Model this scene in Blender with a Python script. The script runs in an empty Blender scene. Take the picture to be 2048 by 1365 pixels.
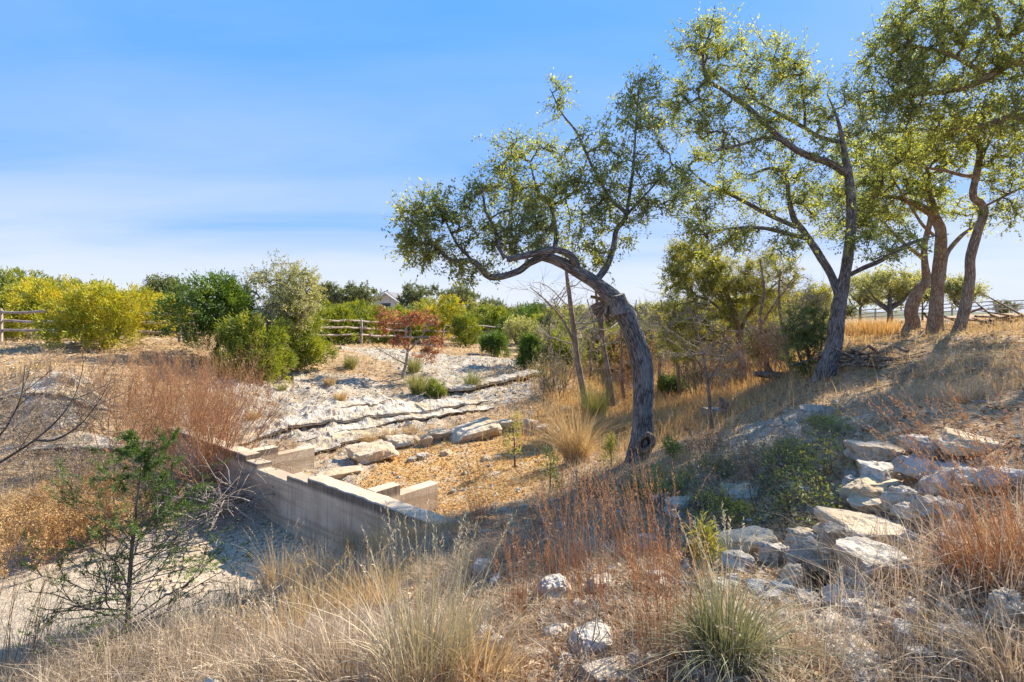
import bpy, math, random
import numpy as np
from mathutils import Vector

# ------------------------------------------------------------------ camera, sky, sun, exposure
F, CX, HY = 1100.0, 1024.0, 628.0          # focal length in photo pixels, centre column, horizon row
EYE = 1.65
scene = bpy.context.scene
cam_d = bpy.data.cameras.new('camera'); cam = bpy.data.objects.new('camera', cam_d)
scene.collection.objects.link(cam); scene.camera = cam
cam.location = (0, 0, EYE); cam.rotation_euler = (math.radians(90), 0, 0)
cam_d.sensor_width = 36; cam_d.lens = F / 2048 * 36
cam_d.shift_y = -(682.5 - HY) / 2048
cam_d.clip_start = 0.05; cam_d.clip_end = 6000

SUN_AZ, SUN_EL = math.radians(50), math.radians(38)   # azimuth measured from +Y towards +X
SKY_P, SKY_K, SKY_S, CLOUD = .10, 2.72, (.2, .62, .50, .93), (2.3, 2.48, 2.8, 1)
world = bpy.data.worlds.new('World'); scene.world = world; world.use_nodes = True
wt = world.node_tree; wt.nodes.clear()
def wn(t, **k):
    n = wt.nodes.new(t)
    for a, b in k.items(): setattr(n, a, b)
    return n
sky = wn('ShaderNodeTexSky', sky_type='NISHITA', sun_disc=False, sun_elevation=SUN_EL, sun_rotation=SUN_AZ,
         altitude=300, air_density=1.0, dust_density=0.35, ozone_density=3.0)
bg = wn('ShaderNodeBackground'); wo = wn('ShaderNodeOutputWorld')
tc = wn('ShaderNodeTexCoord'); sp = wn('ShaderNodeSeparateXYZ'); wt.links.new(tc.outputs['Generated'], sp.inputs[0])
def wm(op, a, b=None):                                   # thin cirrus veil on a flat layer: its depth grows as 1/sin(elevation)
    n = wn('ShaderNodeMath', operation=op)
    for i_, v_ in ((0, a), (1, b)):
        if v_ is None: continue
        if isinstance(v_, (int, float)): n.inputs[i_].default_value = v_
        else: wt.links.new(v_, n.inputs[i_])
    return n.outputs[0]
zc = wm('MAXIMUM', sp.outputs[2], .035)
pl = wn('ShaderNodeCombineXYZ'); wt.links.new(wm('DIVIDE', sp.outputs[0], wm('ADD', zc, .12)), pl.inputs[0]); wt.links.new(wm('DIVIDE', sp.outputs[1], wm('ADD', zc, .12)), pl.inputs[1])
mp = wn('ShaderNodeMapping'); mp.inputs['Rotation'].default_value = (0, 0, -.75); mp.inputs['Scale'].default_value = (.5, 1.1, 1)
nz = wn('ShaderNodeTexNoise'); nz.inputs['Scale'].default_value = 1.1; nz.inputs['Detail'].default_value = 8
nz.inputs['Roughness'].default_value = .5; nz.inputs['Distortion'].default_value = .5
wt.links.new(pl.outputs[0], mp.inputs[0]); wt.links.new(mp.outputs[0], nz.inputs[0])
cr = wn('ShaderNodeMapRange'); wt.links.new(nz.outputs[0], cr.inputs[0])
for i_, v_ in zip((1, 2, 3, 4), (.28, .85, .038, .19)): cr.inputs[i_].default_value = v_
veil = wm('SUBTRACT', 1.0, wm('EXPONENT', wm('MULTIPLY', wm('DIVIDE', cr.outputs[0], zc), -1.0)))
sep = wn('ShaderNodeSeparateColor', mode='HSV'); com = wn('ShaderNodeCombineColor', mode='HSV')   # tone curve on the sky's value only
pw = wn('ShaderNodeMath', operation='POWER'); pw.inputs[1].default_value = SKY_P
sc_ = wn('ShaderNodeMath', operation='MULTIPLY'); sc_.inputs[1].default_value = SKY_K
st_m = wn('ShaderNodeMapRange')
for i_, v_ in zip((1, 2, 3, 4), SKY_S): st_m.inputs[i_].default_value = v_
com.inputs[0].default_value = .614
mx = wn('ShaderNodeMix', data_type='RGBA'); mx.inputs[7].default_value = CLOUD
wt.links.new(veil, mx.inputs[0])
wt.links.new(sky.outputs[0], sep.inputs[0]); wt.links.new(sep.outputs[1], st_m.inputs[0]); wt.links.new(st_m.outputs[0], com.inputs[1])
wt.links.new(sep.outputs[2], pw.inputs[0]); wt.links.new(pw.outputs[0], sc_.inputs[0]); wt.links.new(sc_.outputs[0], com.inputs[2])
wt.links.new(com.outputs[0], mx.inputs[6])
wt.links.new(mx.outputs[2], bg.inputs[0]); wt.links.new(bg.outputs[0], wo.inputs[0])
bg.inputs[1].default_value = 0.13

sun_d = bpy.data.lights.new('sun', 'SUN'); sun = bpy.data.objects.new('sun', sun_d); scene.collection.objects.link(sun)
sun_d.energy = 4.3; sun_d.angle = math.radians(0.6); sun_d.color = (1.0, 0.90, 0.74)
SUN = Vector((math.sin(SUN_AZ) * math.cos(SUN_EL), math.cos(SUN_AZ) * math.cos(SUN_EL), math.sin(SUN_EL)))
sun.rotation_euler = SUN.to_track_quat('Z', 'Y').to_euler(); sun.location = (30, 20, 30)
vs = scene.view_settings; vs.view_transform = 'Standard'; vs.look = 'None'; vs.exposure = 1.5; vs.gamma = 1.0; vs.use_curve_mapping = False
scene.cycles.max_bounces = 7; scene.cycles.diffuse_bounces = 5; scene.cycles.transmission_bounces = 3
scene.cycles.transparent_max_bounces = 4; scene.cycles.glossy_bounces = 2

# ------------------------------------------------------------------ helpers
COL = scene.collection
def lk(o): COL.objects.link(o); return o
def tag(o, label, cat, group=None, kind=None):
    if label: o['label'] = label
    if cat: o['category'] = cat
    if group: o['group'] = group
    if kind: o['kind'] = kind
    return o
def thing(name, label, cat, loc=(0, 0, 0), group=None):
    o = bpy.data.objects.new(name, None); o.empty_display_size = 0.1; lk(o); o.location = loc
    return tag(o, label, cat, group)

def hsh(ix, iy, iz, seed):
    n = (ix.astype(np.int64) * 374761393 + iy.astype(np.int64) * 668265263 + iz.astype(np.int64) * 2147483647 + seed * 1274126177) & 0xffffffff
    n = ((n ^ (n >> 13)) * 1274126177) & 0xffffffff
    n = ((n ^ (n >> 16)) * 2246822519) & 0xffffffff
    return ((n ^ (n >> 15)) & 0xffffff) / float(0xffffff)
def vnoise(p, seed=0):
    p = np.asarray(p, float); i = np.floor(p).astype(np.int64); f = p - i; f = f * f * (3 - 2 * f)
    r = 0
    for dx in (0, 1):
        wx = f[..., 0] if dx else 1 - f[..., 0]
        for dy in (0, 1):
            wy = f[..., 1] if dy else 1 - f[..., 1]
            for dz in (0, 1):
                wz = f[..., 2] if dz else 1 - f[..., 2]
                r = r + wx * wy * wz * hsh(i[..., 0] + dx, i[..., 1] + dy, i[..., 2] + dz, seed)
    return r * 2 - 1
def fbm(p, oct=4, seed=0, gain=0.5):
    p = np.asarray(p, float); r = 0; a = 1
    for o in range(oct):
        r = r + a * vnoise(p * (2 ** o) + o * 17.3, seed + o); a *= gain
    return r
def nrm(v): return v / np.maximum(np.linalg.norm(v, axis=-1, keepdims=True), 1e-9)

class MB:
    """collects geometry for one mesh object"""
    def __init__(s): s.v = []; s.q = []; s.t = []; s.tint = []; s.uvw = []; s.n = 0
    def add(s, v, quads=None, tris=None, tint=None, uvw=None):
        v = np.asarray(v, float).reshape(-1, 3); k = len(v)
        s.v.append(v)
        if quads is not None and len(quads): s.q.append(np.asarray(quads, np.int64).reshape(-1, 4) + s.n)
        if tris is not None and len(tris): s.t.append(np.asarray(tris, np.int64).reshape(-1, 3) + s.n)
        s.tint.append(np.full(k, .5) if tint is None else np.broadcast_to(np.asarray(tint, float).ravel(), (k,)) )
        s.uvw.append(v if uvw is None else np.asarray(uvw, float).reshape(-1, 3))
        s.n += k
    def mesh(s, name, smooth=True):
        v = np.concatenate(s.v); q = np.concatenate(s.q) if s.q else np.zeros((0, 4), np.int64)
        t = np.concatenate(s.t) if s.t else np.zeros((0, 3), np.int64)
        me = bpy.data.meshes.new(name)
        me.vertices.add(len(v)); me.vertices.foreach_set('co', v.astype(np.float32).ravel())
        nl = q.size + t.size; me.loops.add(nl); me.polygons.add(len(q) + len(t))
        me.loops.foreach_set('vertex_index', np.concatenate([q.ravel(), t.ravel()]).astype(np.int32))
        ls = np.concatenate([np.arange(len(q)) * 4, q.size + np.arange(len(t)) * 3]).astype(np.int32)
        me.polygons.foreach_set('loop_start', ls)
        me.polygons.foreach_set('use_smooth', np.full(len(ls), smooth))
        a = me.attributes.new('tint', 'FLOAT', 'POINT'); a.data.foreach_set('value', np.concatenate(s.tint).astype(np.float32))
        a = me.attributes.new('uvw', 'FLOAT_VECTOR', 'POINT'); a.data.foreach_set('vector', np.concatenate(s.uvw).astype(np.float32).ravel())
        me.update(calc_edges=True)
        return me
    def build(s, name, mat, parent=None, smooth=True, origin=None):
        if s.n == 0: return None
        if origin is not None: s.v = [x - np.asarray(origin) for x in s.v]
        me = s.mesh(name, smooth); me.materials.append(mat)
        o = bpy.data.objects.new(name, me); lk(o)
        if parent is not None: o.parent = parent
        elif origin is not None: o.location = origin
        return o

def tubes(mb, Pts, R, n=5, tint=None, cap=False):
    """Pts (M,K,3), R (M,K): M tubes of K rings"""
    Pts = np.asarray(Pts, float); R = np.asarray(R, float)
    if Pts.ndim == 2: Pts = Pts[None]; R = R[None]
    M, K, _ = Pts.shape
    if M == 0: return
    T = nrm(np.gradient(Pts, axis=1))
    mean = nrm(Pts[:, -1] - Pts[:, 0] + 1e-6)
    ax = np.argmin(np.abs(mean), axis=1); ref = np.eye(3)[ax][:, None, :]
    S = nrm(np.cross(T, np.broadcast_to(ref, T.shape))); U = np.cross(S, T)
    th = np.arange(n) * 2 * math.pi / n
    V = Pts[:, :, None] + R[:, :, None, None] * (np.cos(th)[:, None] * S[:, :, None] + np.sin(th)[:, None] * U[:, :, None])
    ln = np.concatenate([np.zeros((M, 1)), np.cumsum(np.linalg.norm(np.diff(Pts, axis=1), axis=2), 1)], 1)
    uvw = np.stack([np.cos(th) * R[:, :, None], np.sin(th) * R[:, :, None], np.broadcast_to(ln[:, :, None], (M, K, n))], -1)
    uvw[..., 0] += (np.arange(M) * 3.7)[:, None, None]
    idx = np.arange(M * K * n).reshape(M, K, n); nx = np.roll(idx, -1, axis=2)
    q = np.stack([idx[:, :-1], nx[:, :-1], nx[:, 1:], idx[:, 1:]], -1).reshape(-1, 4)
    tt = None if tint is None else np.broadcast_to(np.asarray(tint, float).reshape(-1, 1, 1), (M, K, n)).ravel()
    mb.add(V, quads=q, tint=tt, uvw=uvw)
    if cap:
        for m in range(M):
            for k in (0, K - 1):
                c = Pts[m, k]; ring = V[m, k]
                a = np.arange(n)
                mb.add(np.vstack([ring, c]), tris=np.stack([a, (a + 1) % n, np.full(n, n)], 1))

def resample(pts, vals, step):
    """Catmull-Rom through pts with per-point values"""
    pts = np.asarray(pts, float); vals = np.asarray(vals, float)
    P_ = np.vstack([2 * pts[0] - pts[1], pts, 2 * pts[-1] - pts[-2]]); V_ = np.concatenate([[vals[0]], vals, [vals[-1]]])
    out = []; vo = []
    for i in range(1, len(P_) - 2):
        L = np.linalg.norm(P_[i + 1] - P_[i]); k = max(2, int(L / step))
        t = (np.arange(k) / k)[:, None]
        a, b, c, d = P_[i - 1], P_[i], P_[i + 1], P_[i + 2]
        out.append(.5 * (2 * b + (c - a) * t + (2 * a - 5 * b + 4 * c - d) * t ** 2 + (3 * b - a - 3 * c + d) * t ** 3))
        vo.append(V_[i] + (V_[i + 1] - V_[i]) * t[:, 0])
    out.append(P_[-2][None]); vo.append(V_[-2:-1])
    return np.vstack(out), np.concatenate(vo)

def leaves(mb, C, D, L, W, rng, tint, droop=0.0):
    """one folded diamond per leaf"""
    N = len(C)
    if N == 0: return
    D = nrm(D); up = nrm(rng.normal(size=(N, 3)) * .8 + np.array([0, 0, .9]))
    S = nrm(np.cross(D, up)); Nn = np.cross(S, D)
    L = np.broadcast_to(L, (N,))[:, None]; W = np.broadcast_to(W, (N,))[:, None]
    b = C; tip = C + D * L - Nn * L * droop
    mid = C + D * L * .48 + Nn * W * .18
    V = np.stack([b, mid + S * W * .5, tip, mid - S * W * .5], 1)
    q = np.arange(N * 4).reshape(N, 4)
    mb.add(V, quads=q, tint=np.repeat(tint, 4))

def blades(mb, base, H, lean, rng, width=.006, K=5, curl=.5, tint=None):
    """curved tapering grass blades. base (N,3), H (N,), lean (N,2) horizontal reach"""
    N = len(base); t = np.linspace(0, 1, K)
    up = H[:, None] * (t[None] - curl * .35 * t[None] ** 3 * (np.linalg.norm(lean, axis=1) / np.maximum(H, .01))[:, None].clip(0, 1.5))
    C = base[:, None, :] + np.concatenate([lean[:, None, :] * (t ** 1.7)[None, :, None], up[..., None]], -1)
    ang = rng.uniform(0, math.pi, N); side = np.stack([np.cos(ang), np.sin(ang), np.zeros(N)], 1)
    w = np.broadcast_to(width, (N,))[:, None] * (1 - t[None] ** 1.5 * .93)
    Lf = C - side[:, None] * w[..., None] / 2; Rt = C + side[:, None] * w[..., None] / 2
    V = np.stack([Lf, Rt], 2)
    idx = np.arange(N * K * 2).reshape(N, K, 2)
    q = np.stack([idx[:, :-1, 0], idx[:, :-1, 1], idx[:, 1:, 1], idx[:, 1:, 0]], -1).reshape(-1, 4)
    tt = rng.random(N) if tint is None else tint
    mb.add(V, quads=q, tint=np.repeat(tt, K * 2))
    return C

# ------------------------------------------------------------------ materials
def new_mat(name):
    m = bpy.data.materials.new(name); m.use_nodes = True; nt = m.node_tree; nt.nodes.clear()
    out = nt.nodes.new('ShaderNodeOutputMaterial'); b = nt.nodes.new('ShaderNodeBsdfPrincipled')
    nt.links.new(b.outputs[0], out.inputs[0])
    b.inputs['Roughness'].default_value = .85; b.inputs['Specular IOR Level'].default_value = .2
    return m, nt, b, out
def N_(nt, t, ins=None, **k):
    n = nt.nodes.new(t)
    for a, v in k.items(): setattr(n, a, v)
    for a, v in (ins or {}).items():
        if isinstance(v, bpy.types.NodeSocket): nt.links.new(v, n.inputs[a])
        else: n.inputs[a].default_value = v
    return n
def ramp(nt, fac, stops):
    r = nt.nodes.new('ShaderNodeValToRGB'); e = r.color_ramp.elements
    while len(e) < len(stops): e.new(.5)
    for x, (p, c) in zip(e, stops):
        x.position = p; x.color = tuple(c) + (1,) if len(c) == 3 else c
    nt.links.new(fac, r.inputs[0]); return r.outputs[0]
def noise(nt, vec, scale, detail=4, rough=.55, dist=0):
    return N_(nt, 'ShaderNodeTexNoise', {'Vector': vec, 'Scale': scale, 'Detail': detail, 'Roughness': rough, 'Distortion': dist}).outputs[0]
def mixc(nt, fac, a, b, blend='MIX'):
    m = N_(nt, 'ShaderNodeMix', data_type='RGBA', blend_type=blend)
    for i, v in ((0, fac), (6, a), (7, b)):
        if isinstance(v, bpy.types.NodeSocket): nt.links.new(v, m.inputs[i])
        else: m.inputs[i].default_value = v if i == 0 else tuple(v) + (1,)
    return m.outputs[2]
def mth(nt, op, a, b=None, clamp=False):
    m = N_(nt, 'ShaderNodeMath', operation=op); m.use_clamp = clamp
    for i, v in ((0, a), (1, b)):
        if v is None: continue
        if isinstance(v, bpy.types.NodeSocket): nt.links.new(v, m.inputs[i])
        else: m.inputs[i].default_value = v
    return m.outputs[0]
def attr(nt, name, out='Fac'): return N_(nt, 'ShaderNodeAttribute', attribute_name=name).outputs[out]
def bump(nt, b, h, strength, dist):
    bp = N_(nt, 'ShaderNodeBump', {'Height': h, 'Strength': strength, 'Distance': dist}); nt.links.new(bp.outputs[0], b.inputs['Normal'])

def leaf_mat(name, stops, trans=.35, warm=(1.25, 1.15, .5), rough=.5, spec=.3, clump=1.2, pw=.35):
    m, nt, b, out = new_mat(name)
    pos = N_(nt, 'ShaderNodeNewGeometry').outputs['Position']
    f = mth(nt, 'ADD', mth(nt, 'MULTIPLY', attr(nt, 'tint'), 1 - pw), mth(nt, 'MULTIPLY', ramp(nt, noise(nt, pos, clump, 3), [(.3, (0, 0, 0)), (.7, (1, 1, 1))]), pw))
    c = ramp(nt, f, stops)
    nt.links.new(c, b.inputs['Base Color']); b.inputs['Roughness'].default_value = rough; b.inputs['Specular IOR Level'].default_value = spec
    tr = nt.nodes.new('ShaderNodeBsdfTranslucent'); nt.links.new(mixc(nt, 1.0, c, warm, 'MULTIPLY'), tr.inputs[0])
    ms = N_(nt, 'ShaderNodeMixShader', {0: trans}); nt.links.new(b.outputs[0], ms.inputs[1]); nt.links.new(tr.outputs[0], ms.inputs[2])
    nt.links.new(ms.outputs[0], out.inputs[0]); return m

def bark_mat(name, dark, light, lichen=None, scale=1.0, stretch=.14, dist=.02):
    m, nt, b, out = new_mat(name)
    v = attr(nt, 'uvw', 'Vector')
    mpn = N_(nt, 'ShaderNodeMapping', {0: v}); mpn.inputs['Scale'].default_value = (60 * scale, 60 * scale, 60 * scale * stretch)
    n0 = N_(nt, 'ShaderNodeTexNoise', {'Vector': mpn.outputs[0], 'Scale': .5, 'Detail': 3.0}).outputs[1]
    wv = N_(nt, 'ShaderNodeVectorMath', {0: mpn.outputs[0], 1: N_(nt, 'ShaderNodeVectorMath', {0: n0, 1: (2.2, 2.2, 2.2)}, operation='MULTIPLY').outputs[0]}, operation='ADD').outputs[0]
    n1 = noise(nt, mpn.outputs[0], 1.0, 4, .6, .6); n2 = noise(nt, v, 3.0, 3)
    vo = N_(nt, 'ShaderNodeTexVoronoi', {'Vector': wv, 'Scale': .8}, feature='DISTANCE_TO_EDGE').outputs[0]
    h = mth(nt, 'MULTIPLY', ramp(nt, vo, [(0, (0, 0, 0)), (.28, (1, 1, 1))]), n1)
    c = ramp(nt, h, [(.05, dark), (.5, light), (.75, [min(1, x * 1.35) for x in light])])
    if lichen: c = mixc(nt, ramp(nt, n2, [(.5, (0, 0, 0)), (.68, (.7, .7, .7))]), c, lichen)
    nt.links.new(c, b.inputs['Base Color']); b.inputs['Roughness'].default_value = .92
    bump(nt, b, h, .8, dist); return m

def rock_mat(name, light, mid, dark, ochre=None, scale=1.0, lichen=.5, under=None):
    m, nt, b, out = new_mat(name)
    p = N_(nt, 'ShaderNodeTexCoord').outputs['Object']
    info = N_(nt, 'ShaderNodeObjectInfo').outputs['Random']
    off = N_(nt, 'ShaderNodeCombineXYZ', {0: info, 1: info}).outputs[0]
    p = N_(nt, 'ShaderNodeVectorMath', {0: p, 1: N_(nt, 'ShaderNodeVectorMath', {0: off, 1: (31, 57, 0)}, operation='MULTIPLY').outputs[0]}, operation='ADD').outputs[0]
    n1 = noise(nt, p, 4 * scale, 6, .62, .3); n2 = noise(nt, p, 14 * scale, 5, .7); n3 = noise(nt, p, 1.8 * scale, 2)
    c = ramp(nt, n1, [(.28, mid), (.5, light), (.72, [x * .92 for x in light])])
    if ochre: c = mixc(nt, ramp(nt, n3, [(.42, (0, 0, 0)), (.62, (.85, .85, .85))]), c, ochre)
    sp = ramp(nt, n2, [(.52, (0, 0, 0)), (.64, (lichen, lichen, lichen))])
    c = mixc(nt, sp, c, dark)
    c = mixc(nt, ramp(nt, noise(nt, p, 2.6 * scale, 5, .7, .5), [(.47, (0, 0, 0)), (.6, (lichen, lichen, lichen))]), c, [x * .62 for x in mid])
    c = mixc(nt, mth(nt, 'MULTIPLY', info, .35), c, mid)
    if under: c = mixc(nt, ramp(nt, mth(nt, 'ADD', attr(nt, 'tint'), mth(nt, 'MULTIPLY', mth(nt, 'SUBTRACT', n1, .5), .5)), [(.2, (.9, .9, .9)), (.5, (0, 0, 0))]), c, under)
    nt.links.new(c, b.inputs['Base Color']); b.inputs['Roughness'].default_value = .9
    bump(nt, b, mth(nt, 'ADD', n1, mth(nt, 'MULTIPLY', n2, .6)), 1.0, .05); return m

def plain_mat(name, c1, c2, scale=8, rough=.8, stretch=(1, 1, 1), bd=.004):
    m, nt, b, out = new_mat(name)
    v = N_(nt, 'ShaderNodeMapping', {0: N_(nt, 'ShaderNodeTexCoord').outputs['Object']}); v.inputs['Scale'].default_value = stretch
    n1 = noise(nt, v.outputs[0], scale, 5, .6)
    nt.links.new(ramp(nt, n1, [(.35, c1), (.65, c2)]), b.inputs['Base Color']); b.inputs['Roughness'].default_value = rough
    bump(nt, b, n1, .6, bd); return m

M = {}
M['oak_leaf'] = leaf_mat('oak_leaf', [(.1, (.10, .14, .075)), (.42, (.21, .25, .11)), (.68, (.33, .34, .11)), (.95, (.48, .43, .14))], .55, (1.7, 1.6, .55), clump=1.6)
M['oak_leaf_far'] = leaf_mat('oak_leaf_far', [(.15, (.10, .13, .065)), (.5, (.18, .21, .095)), (.85, (.30, .31, .13))], .35)
M['oak_leaf_grey'] = leaf_mat('oak_leaf_grey', [(.1, (.22, .23, .12)), (.5, (.36, .36, .17)), (.85, (.50, .46, .20))], .45, (1.4, 1.35, .6))
M['juniper_olive'] = leaf_mat('juniper_olive', [(.1, (.15, .18, .05)), (.5, (.32, .33, .08)), (.9, (.52, .46, .13))], .45, (1.5, 1.35, .5), clump=1.5, pw=.5)
M['tussock'] = leaf_mat('tussock', [(.1, (.10, .12, .06)), (.4, (.20, .21, .10)), (.65, (.36, .32, .20)), (.92, (.58, .49, .36))], .25, (1.1, 1.05, .7), rough=.6)
M['juniper_green'] = leaf_mat('juniper_green', [(.1, (.05, .10, .025)), (.5, (.12, .20, .04)), (.9, (.24, .30, .06))], .3, (1.4, 1.3, .4), clump=1.4, pw=.5)
M['juniper_lime'] = leaf_mat('juniper_lime', [(.1, (.10, .14, .025)), (.5, (.25, .29, .04)), (.9, (.42, .41, .06))], .3, (1.4, 1.3, .4), clump=1.4, pw=.5)
M['juniper_yellow'] = leaf_mat('juniper_yellow', [(.1, (.13, .19, .03)), (.4, (.34, .36, .04)), (.65, (.58, .52, .05)), (.95, (.70, .52, .05))], .3, (1.3, 1.1, .4), clump=1.3, pw=.5)
M['red_leaf'] = leaf_mat('red_leaf', [(.1, (.25, .09, .045)), (.45, (.38, .16, .08)), (.8, (.46, .27, .12)), (1, (.36, .34, .12))], .35, (1.3, 1.0, .6))
M['green_weed'] = leaf_mat('green_weed', [(.1, (.07, .13, .02)), (.5, (.15, .25, .04)), (.9, (.25, .33, .07))], .35, (1.3, 1.3, .4))
M['shrub_leaf'] = leaf_mat('shrub_leaf', [(.1, (.08, .12, .045)), (.5, (.19, .23, .08)), (.9, (.36, .34, .13))], .35, (1.4, 1.3, .5))
M['straw'] = leaf_mat('straw', [(.1, (.32, .21, .10)), (.5, (.54, .39, .19)), (.9, (.70, .55, .32))], .3, (1.1, 1, .8), rough=.7)
M['straw_grey'] = leaf_mat('straw_grey', [(.1, (.28, .21, .14)), (.5, (.46, .365, .25)), (.9, (.64, .54, .40))], .25, (1.1, 1, .85), rough=.7)
M['straw_green'] = leaf_mat('straw_green', [(.05, (.22, .23, .10)), (.25, (.36, .33, .17)), (.5, (.48, .40, .27)), (.9, (.66, .57, .43))], .25, (1.1, 1.05, .7), rough=.6)
M['bluestem'] = leaf_mat('bluestem', [(.1, (.17, .075, .035)), (.5, (.33, .155, .07)), (.9, (.52, .35, .20))], .25, (1.1, .95, .75), rough=.7)
M['weed'] = leaf_mat('weed', [(.1, (.32, .19, .075)), (.5, (.54, .36, .16)), (.9, (.68, .53, .30))], .35, (1.2, 1, .6), rough=.8)
M['nolina'] = leaf_mat('nolina', [(.1, (.12, .14, .04)), (.5, (.26, .26, .08)), (.9, (.46, .40, .17))], .25, (1.1, 1.1, .6), rough=.6)
M['litter'] = leaf_mat('litter', [(.1, (.13, .07, .035)), (.4, (.34, .19, .085)), (.7, (.54, .36, .19)), (.97, (.70, .58, .42))], .15, (1.1, 1, .8), rough=.75)
M['litter_orange'] = leaf_mat('litter_orange', [(.1, (.30, .14, .035)), (.5, (.52, .28, .075)), (.9, (.66, .42, .16))], .15, (1.1, 1, .8), rough=.8)
M['bark'] = bark_mat('bark', (.07, .06, .053), (.30, .26, .23), (.30, .28, .25), 1.0, .11, .02)
M['bark_warm'] = bark_mat('bark_warm', (.14, .095, .065), (.42, .30, .20), (.38, .33, .26), 1.0, .14, .02)
M['twig'] = bark_mat('twig', (.07, .055, .045), (.20, .165, .13), (.25, .24, .20), 2.0, .3, .004)
M['twig_dark'] = bark_mat('twig_dark', (.09, .072, .06), (.24, .19, .15), None, 2.0, .3, .004)
M['deadwood'] = bark_mat('deadwood', (.13, .085, .055), (.36, .26, .18), (.38, .35, .31), 1.2, .12, .006)
M['grey_twig'] = bark_mat('grey_twig', (.22, .17, .13), (.45, .38, .31), None, 2, .2, .003)
M['orange_twig'] = bark_mat('orange_twig', (.32, .16, .075), (.54, .30, .16), None, 2, .2, .003)
M['limestone'] = rock_mat('limestone', (.60, .54, .45), (.42, .37, .30), (.16, .145, .13), (.50, .39, .25), 1.0, .75)
M['slab_rock'] = rock_mat('slab_rock', (.66, .55, .40), (.50, .39, .26), (.22, .18, .14), (.55, .38, .19), .9, .45)
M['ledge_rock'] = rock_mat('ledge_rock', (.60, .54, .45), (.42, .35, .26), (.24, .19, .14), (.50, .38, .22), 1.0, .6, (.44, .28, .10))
M['fence_wood'] = plain_mat('fence_wood', (.26, .20, .16), (.46, .38, .31), 6, .85, (1, 1, 1))
M['roof_metal'] = plain_mat('roof_metal', (.14, .13, .12), (.20, .19, .18), 3, .5)
M['house_wall'] = plain_mat('house_wall', (.55, .52, .46), (.66, .62, .55), 3, .8)
M['house_trim'] = plain_mat('house_trim', (.7, .68, .64), (.76, .74, .7), 3, .6)
M['cut_wood'] = plain_mat('cut_wood', (.40, .32, .22), (.58, .50, .38), 14, .8)
M['hollow'] = plain_mat('hollow', (.02, .016, .012), (.05, .04, .03), 9, .95)
M['glass_dark'] = plain_mat('glass_dark', (.05, .06, .07), (.08, .09, .10), 2, .15)

# ------------------------------------------------------------------ terrain: heights from surveyed points
def PT(px, py, y): return np.array([(px - CX) / F * y, y, EYE - (py - HY) / F * y])
ctrl = []
def cp(px, py, D):
    y = D * F / (py - HY); ctrl.append(((px - CX) / F * y, y, -D))
for a in [(1024, 1365, 1.65), (600, 1365, 1.95), (200, 1365, 2.35), (0, 1365, 2.5), (2048, 1365, 1.25), (1700, 1300, 1.45),
          (260, 1290, 2.7), (450, 1230, 3.1), (330, 1215, 3.35), (400, 1150, 3.5), (100, 1180, 3.5), (0, 1000, 3.25), (150, 1080, 3.45), (600, 1100, 3.5), (480, 1130, 3.5),
          (720, 1140, 3.0), (870, 1047, 2.5), (900, 1180, 2.2), (1100, 1100, 2.1), (1024, 1250, 1.85), (1000, 1030, 2.6), (700, 1250, 2.35),
          (910, 1005, 3.0), (1275, 930, 2.33), (1300, 1100, 1.9), (1500, 1150, 1.65), (1500, 950, 1.8), (1450, 860, 1.9), (1150, 950, 2.55),
          (1650, 770, 1.3), (1760, 1095, 1.55), (1760, 890, 1.15), (1550, 985, 1.72), (1640, 1000, 1.55), (2000, 900, 1.0), (2048, 1100, 1.15), (1900, 780, .95), (1700, 850, 1.2),
          (2048, 750, .8), (1870, 668, .5), (1825, 657, .44), (1910, 675, .5), (1750, 695, .72), (2048, 640, .25), (1700, 650, .8),
          (900, 950, 3.1), (700, 940, 3.1), (800, 900, 3.05), (1000, 880, 2.95), (1100, 850, 2.85), (1200, 800, 2.75), (1350, 815, 2.6), (1370, 870, 2.4), (600, 935, 3.1),
          (1480, 780, 2.2), (1560, 755, 1.6), (1300, 720, 2.4), (1200, 690, 2.3), (1100, 690, 2.0), (1000, 660, 2.0), (1300, 660, 2.2),
          (480, 890, 2.95), (640, 840, 2.62), (820, 800, 2.5), (1100, 765, 2.25), (500, 760, 2.0), (600, 720, 1.6), (800, 750, 2.1), (850, 700, 1.75),
          (970, 690, 1.95), (1050, 740, 2.1), (350, 690, 1.1), (0, 690, 1.1), (0, 760, 1.5), (200, 750, 1.5), (0, 850, 2.3), (200, 850, 2.5), (320, 870, 2.75), (430, 770, 1.9),
          (0, 650, .8), (300, 650, .9), (120, 760, 1.5), (120, 930, 3.0), (280, 960, 3.25), (400, 940, 3.1)]: cp(*a)
ctrl += [(0, 0, -1.65), (0, -4, -1.5), (5, -4, -.6), (-5, -4, -2.6), (3, 0, -1.15), (-3, 0, -2.1), (8, 0, -.35), (-8, 0, -3.2), (-7, 4, -3.4), (-10, 6, -3.4), (-16, 8, -2.6), (-14, 2, -3.0),
         (8, 6, -.6), (12, 6, -.2), (14, 10, -.2), (20, 12, 0), (20, 0, .3), (43, 50, 0), (60, 40, .4), (-16, 70, -.5), (-30, 60, -.6), (0, 110, -2.5), (70, 110, -1), (-80, 100, 0), (-60, 30, -.5),
         (-30, 12, -1.6), (-40, -20, -1.5), (40, -20, .5), (0, -30, -1), (0, 260, -4), (200, 200, -3), (-200, 200, -1), (150, 0, 0), (-150, 0, -1), (30, 70, -2.0)]
ctrl = np.array(ctrl)
CR = .7
def _phi(d2): return np.sqrt(d2 + CR * CR)
A_ = _phi(((ctrl[:, None, :2] - ctrl[None, :, :2]) ** 2).sum(-1)); n_ = len(ctrl)
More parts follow.
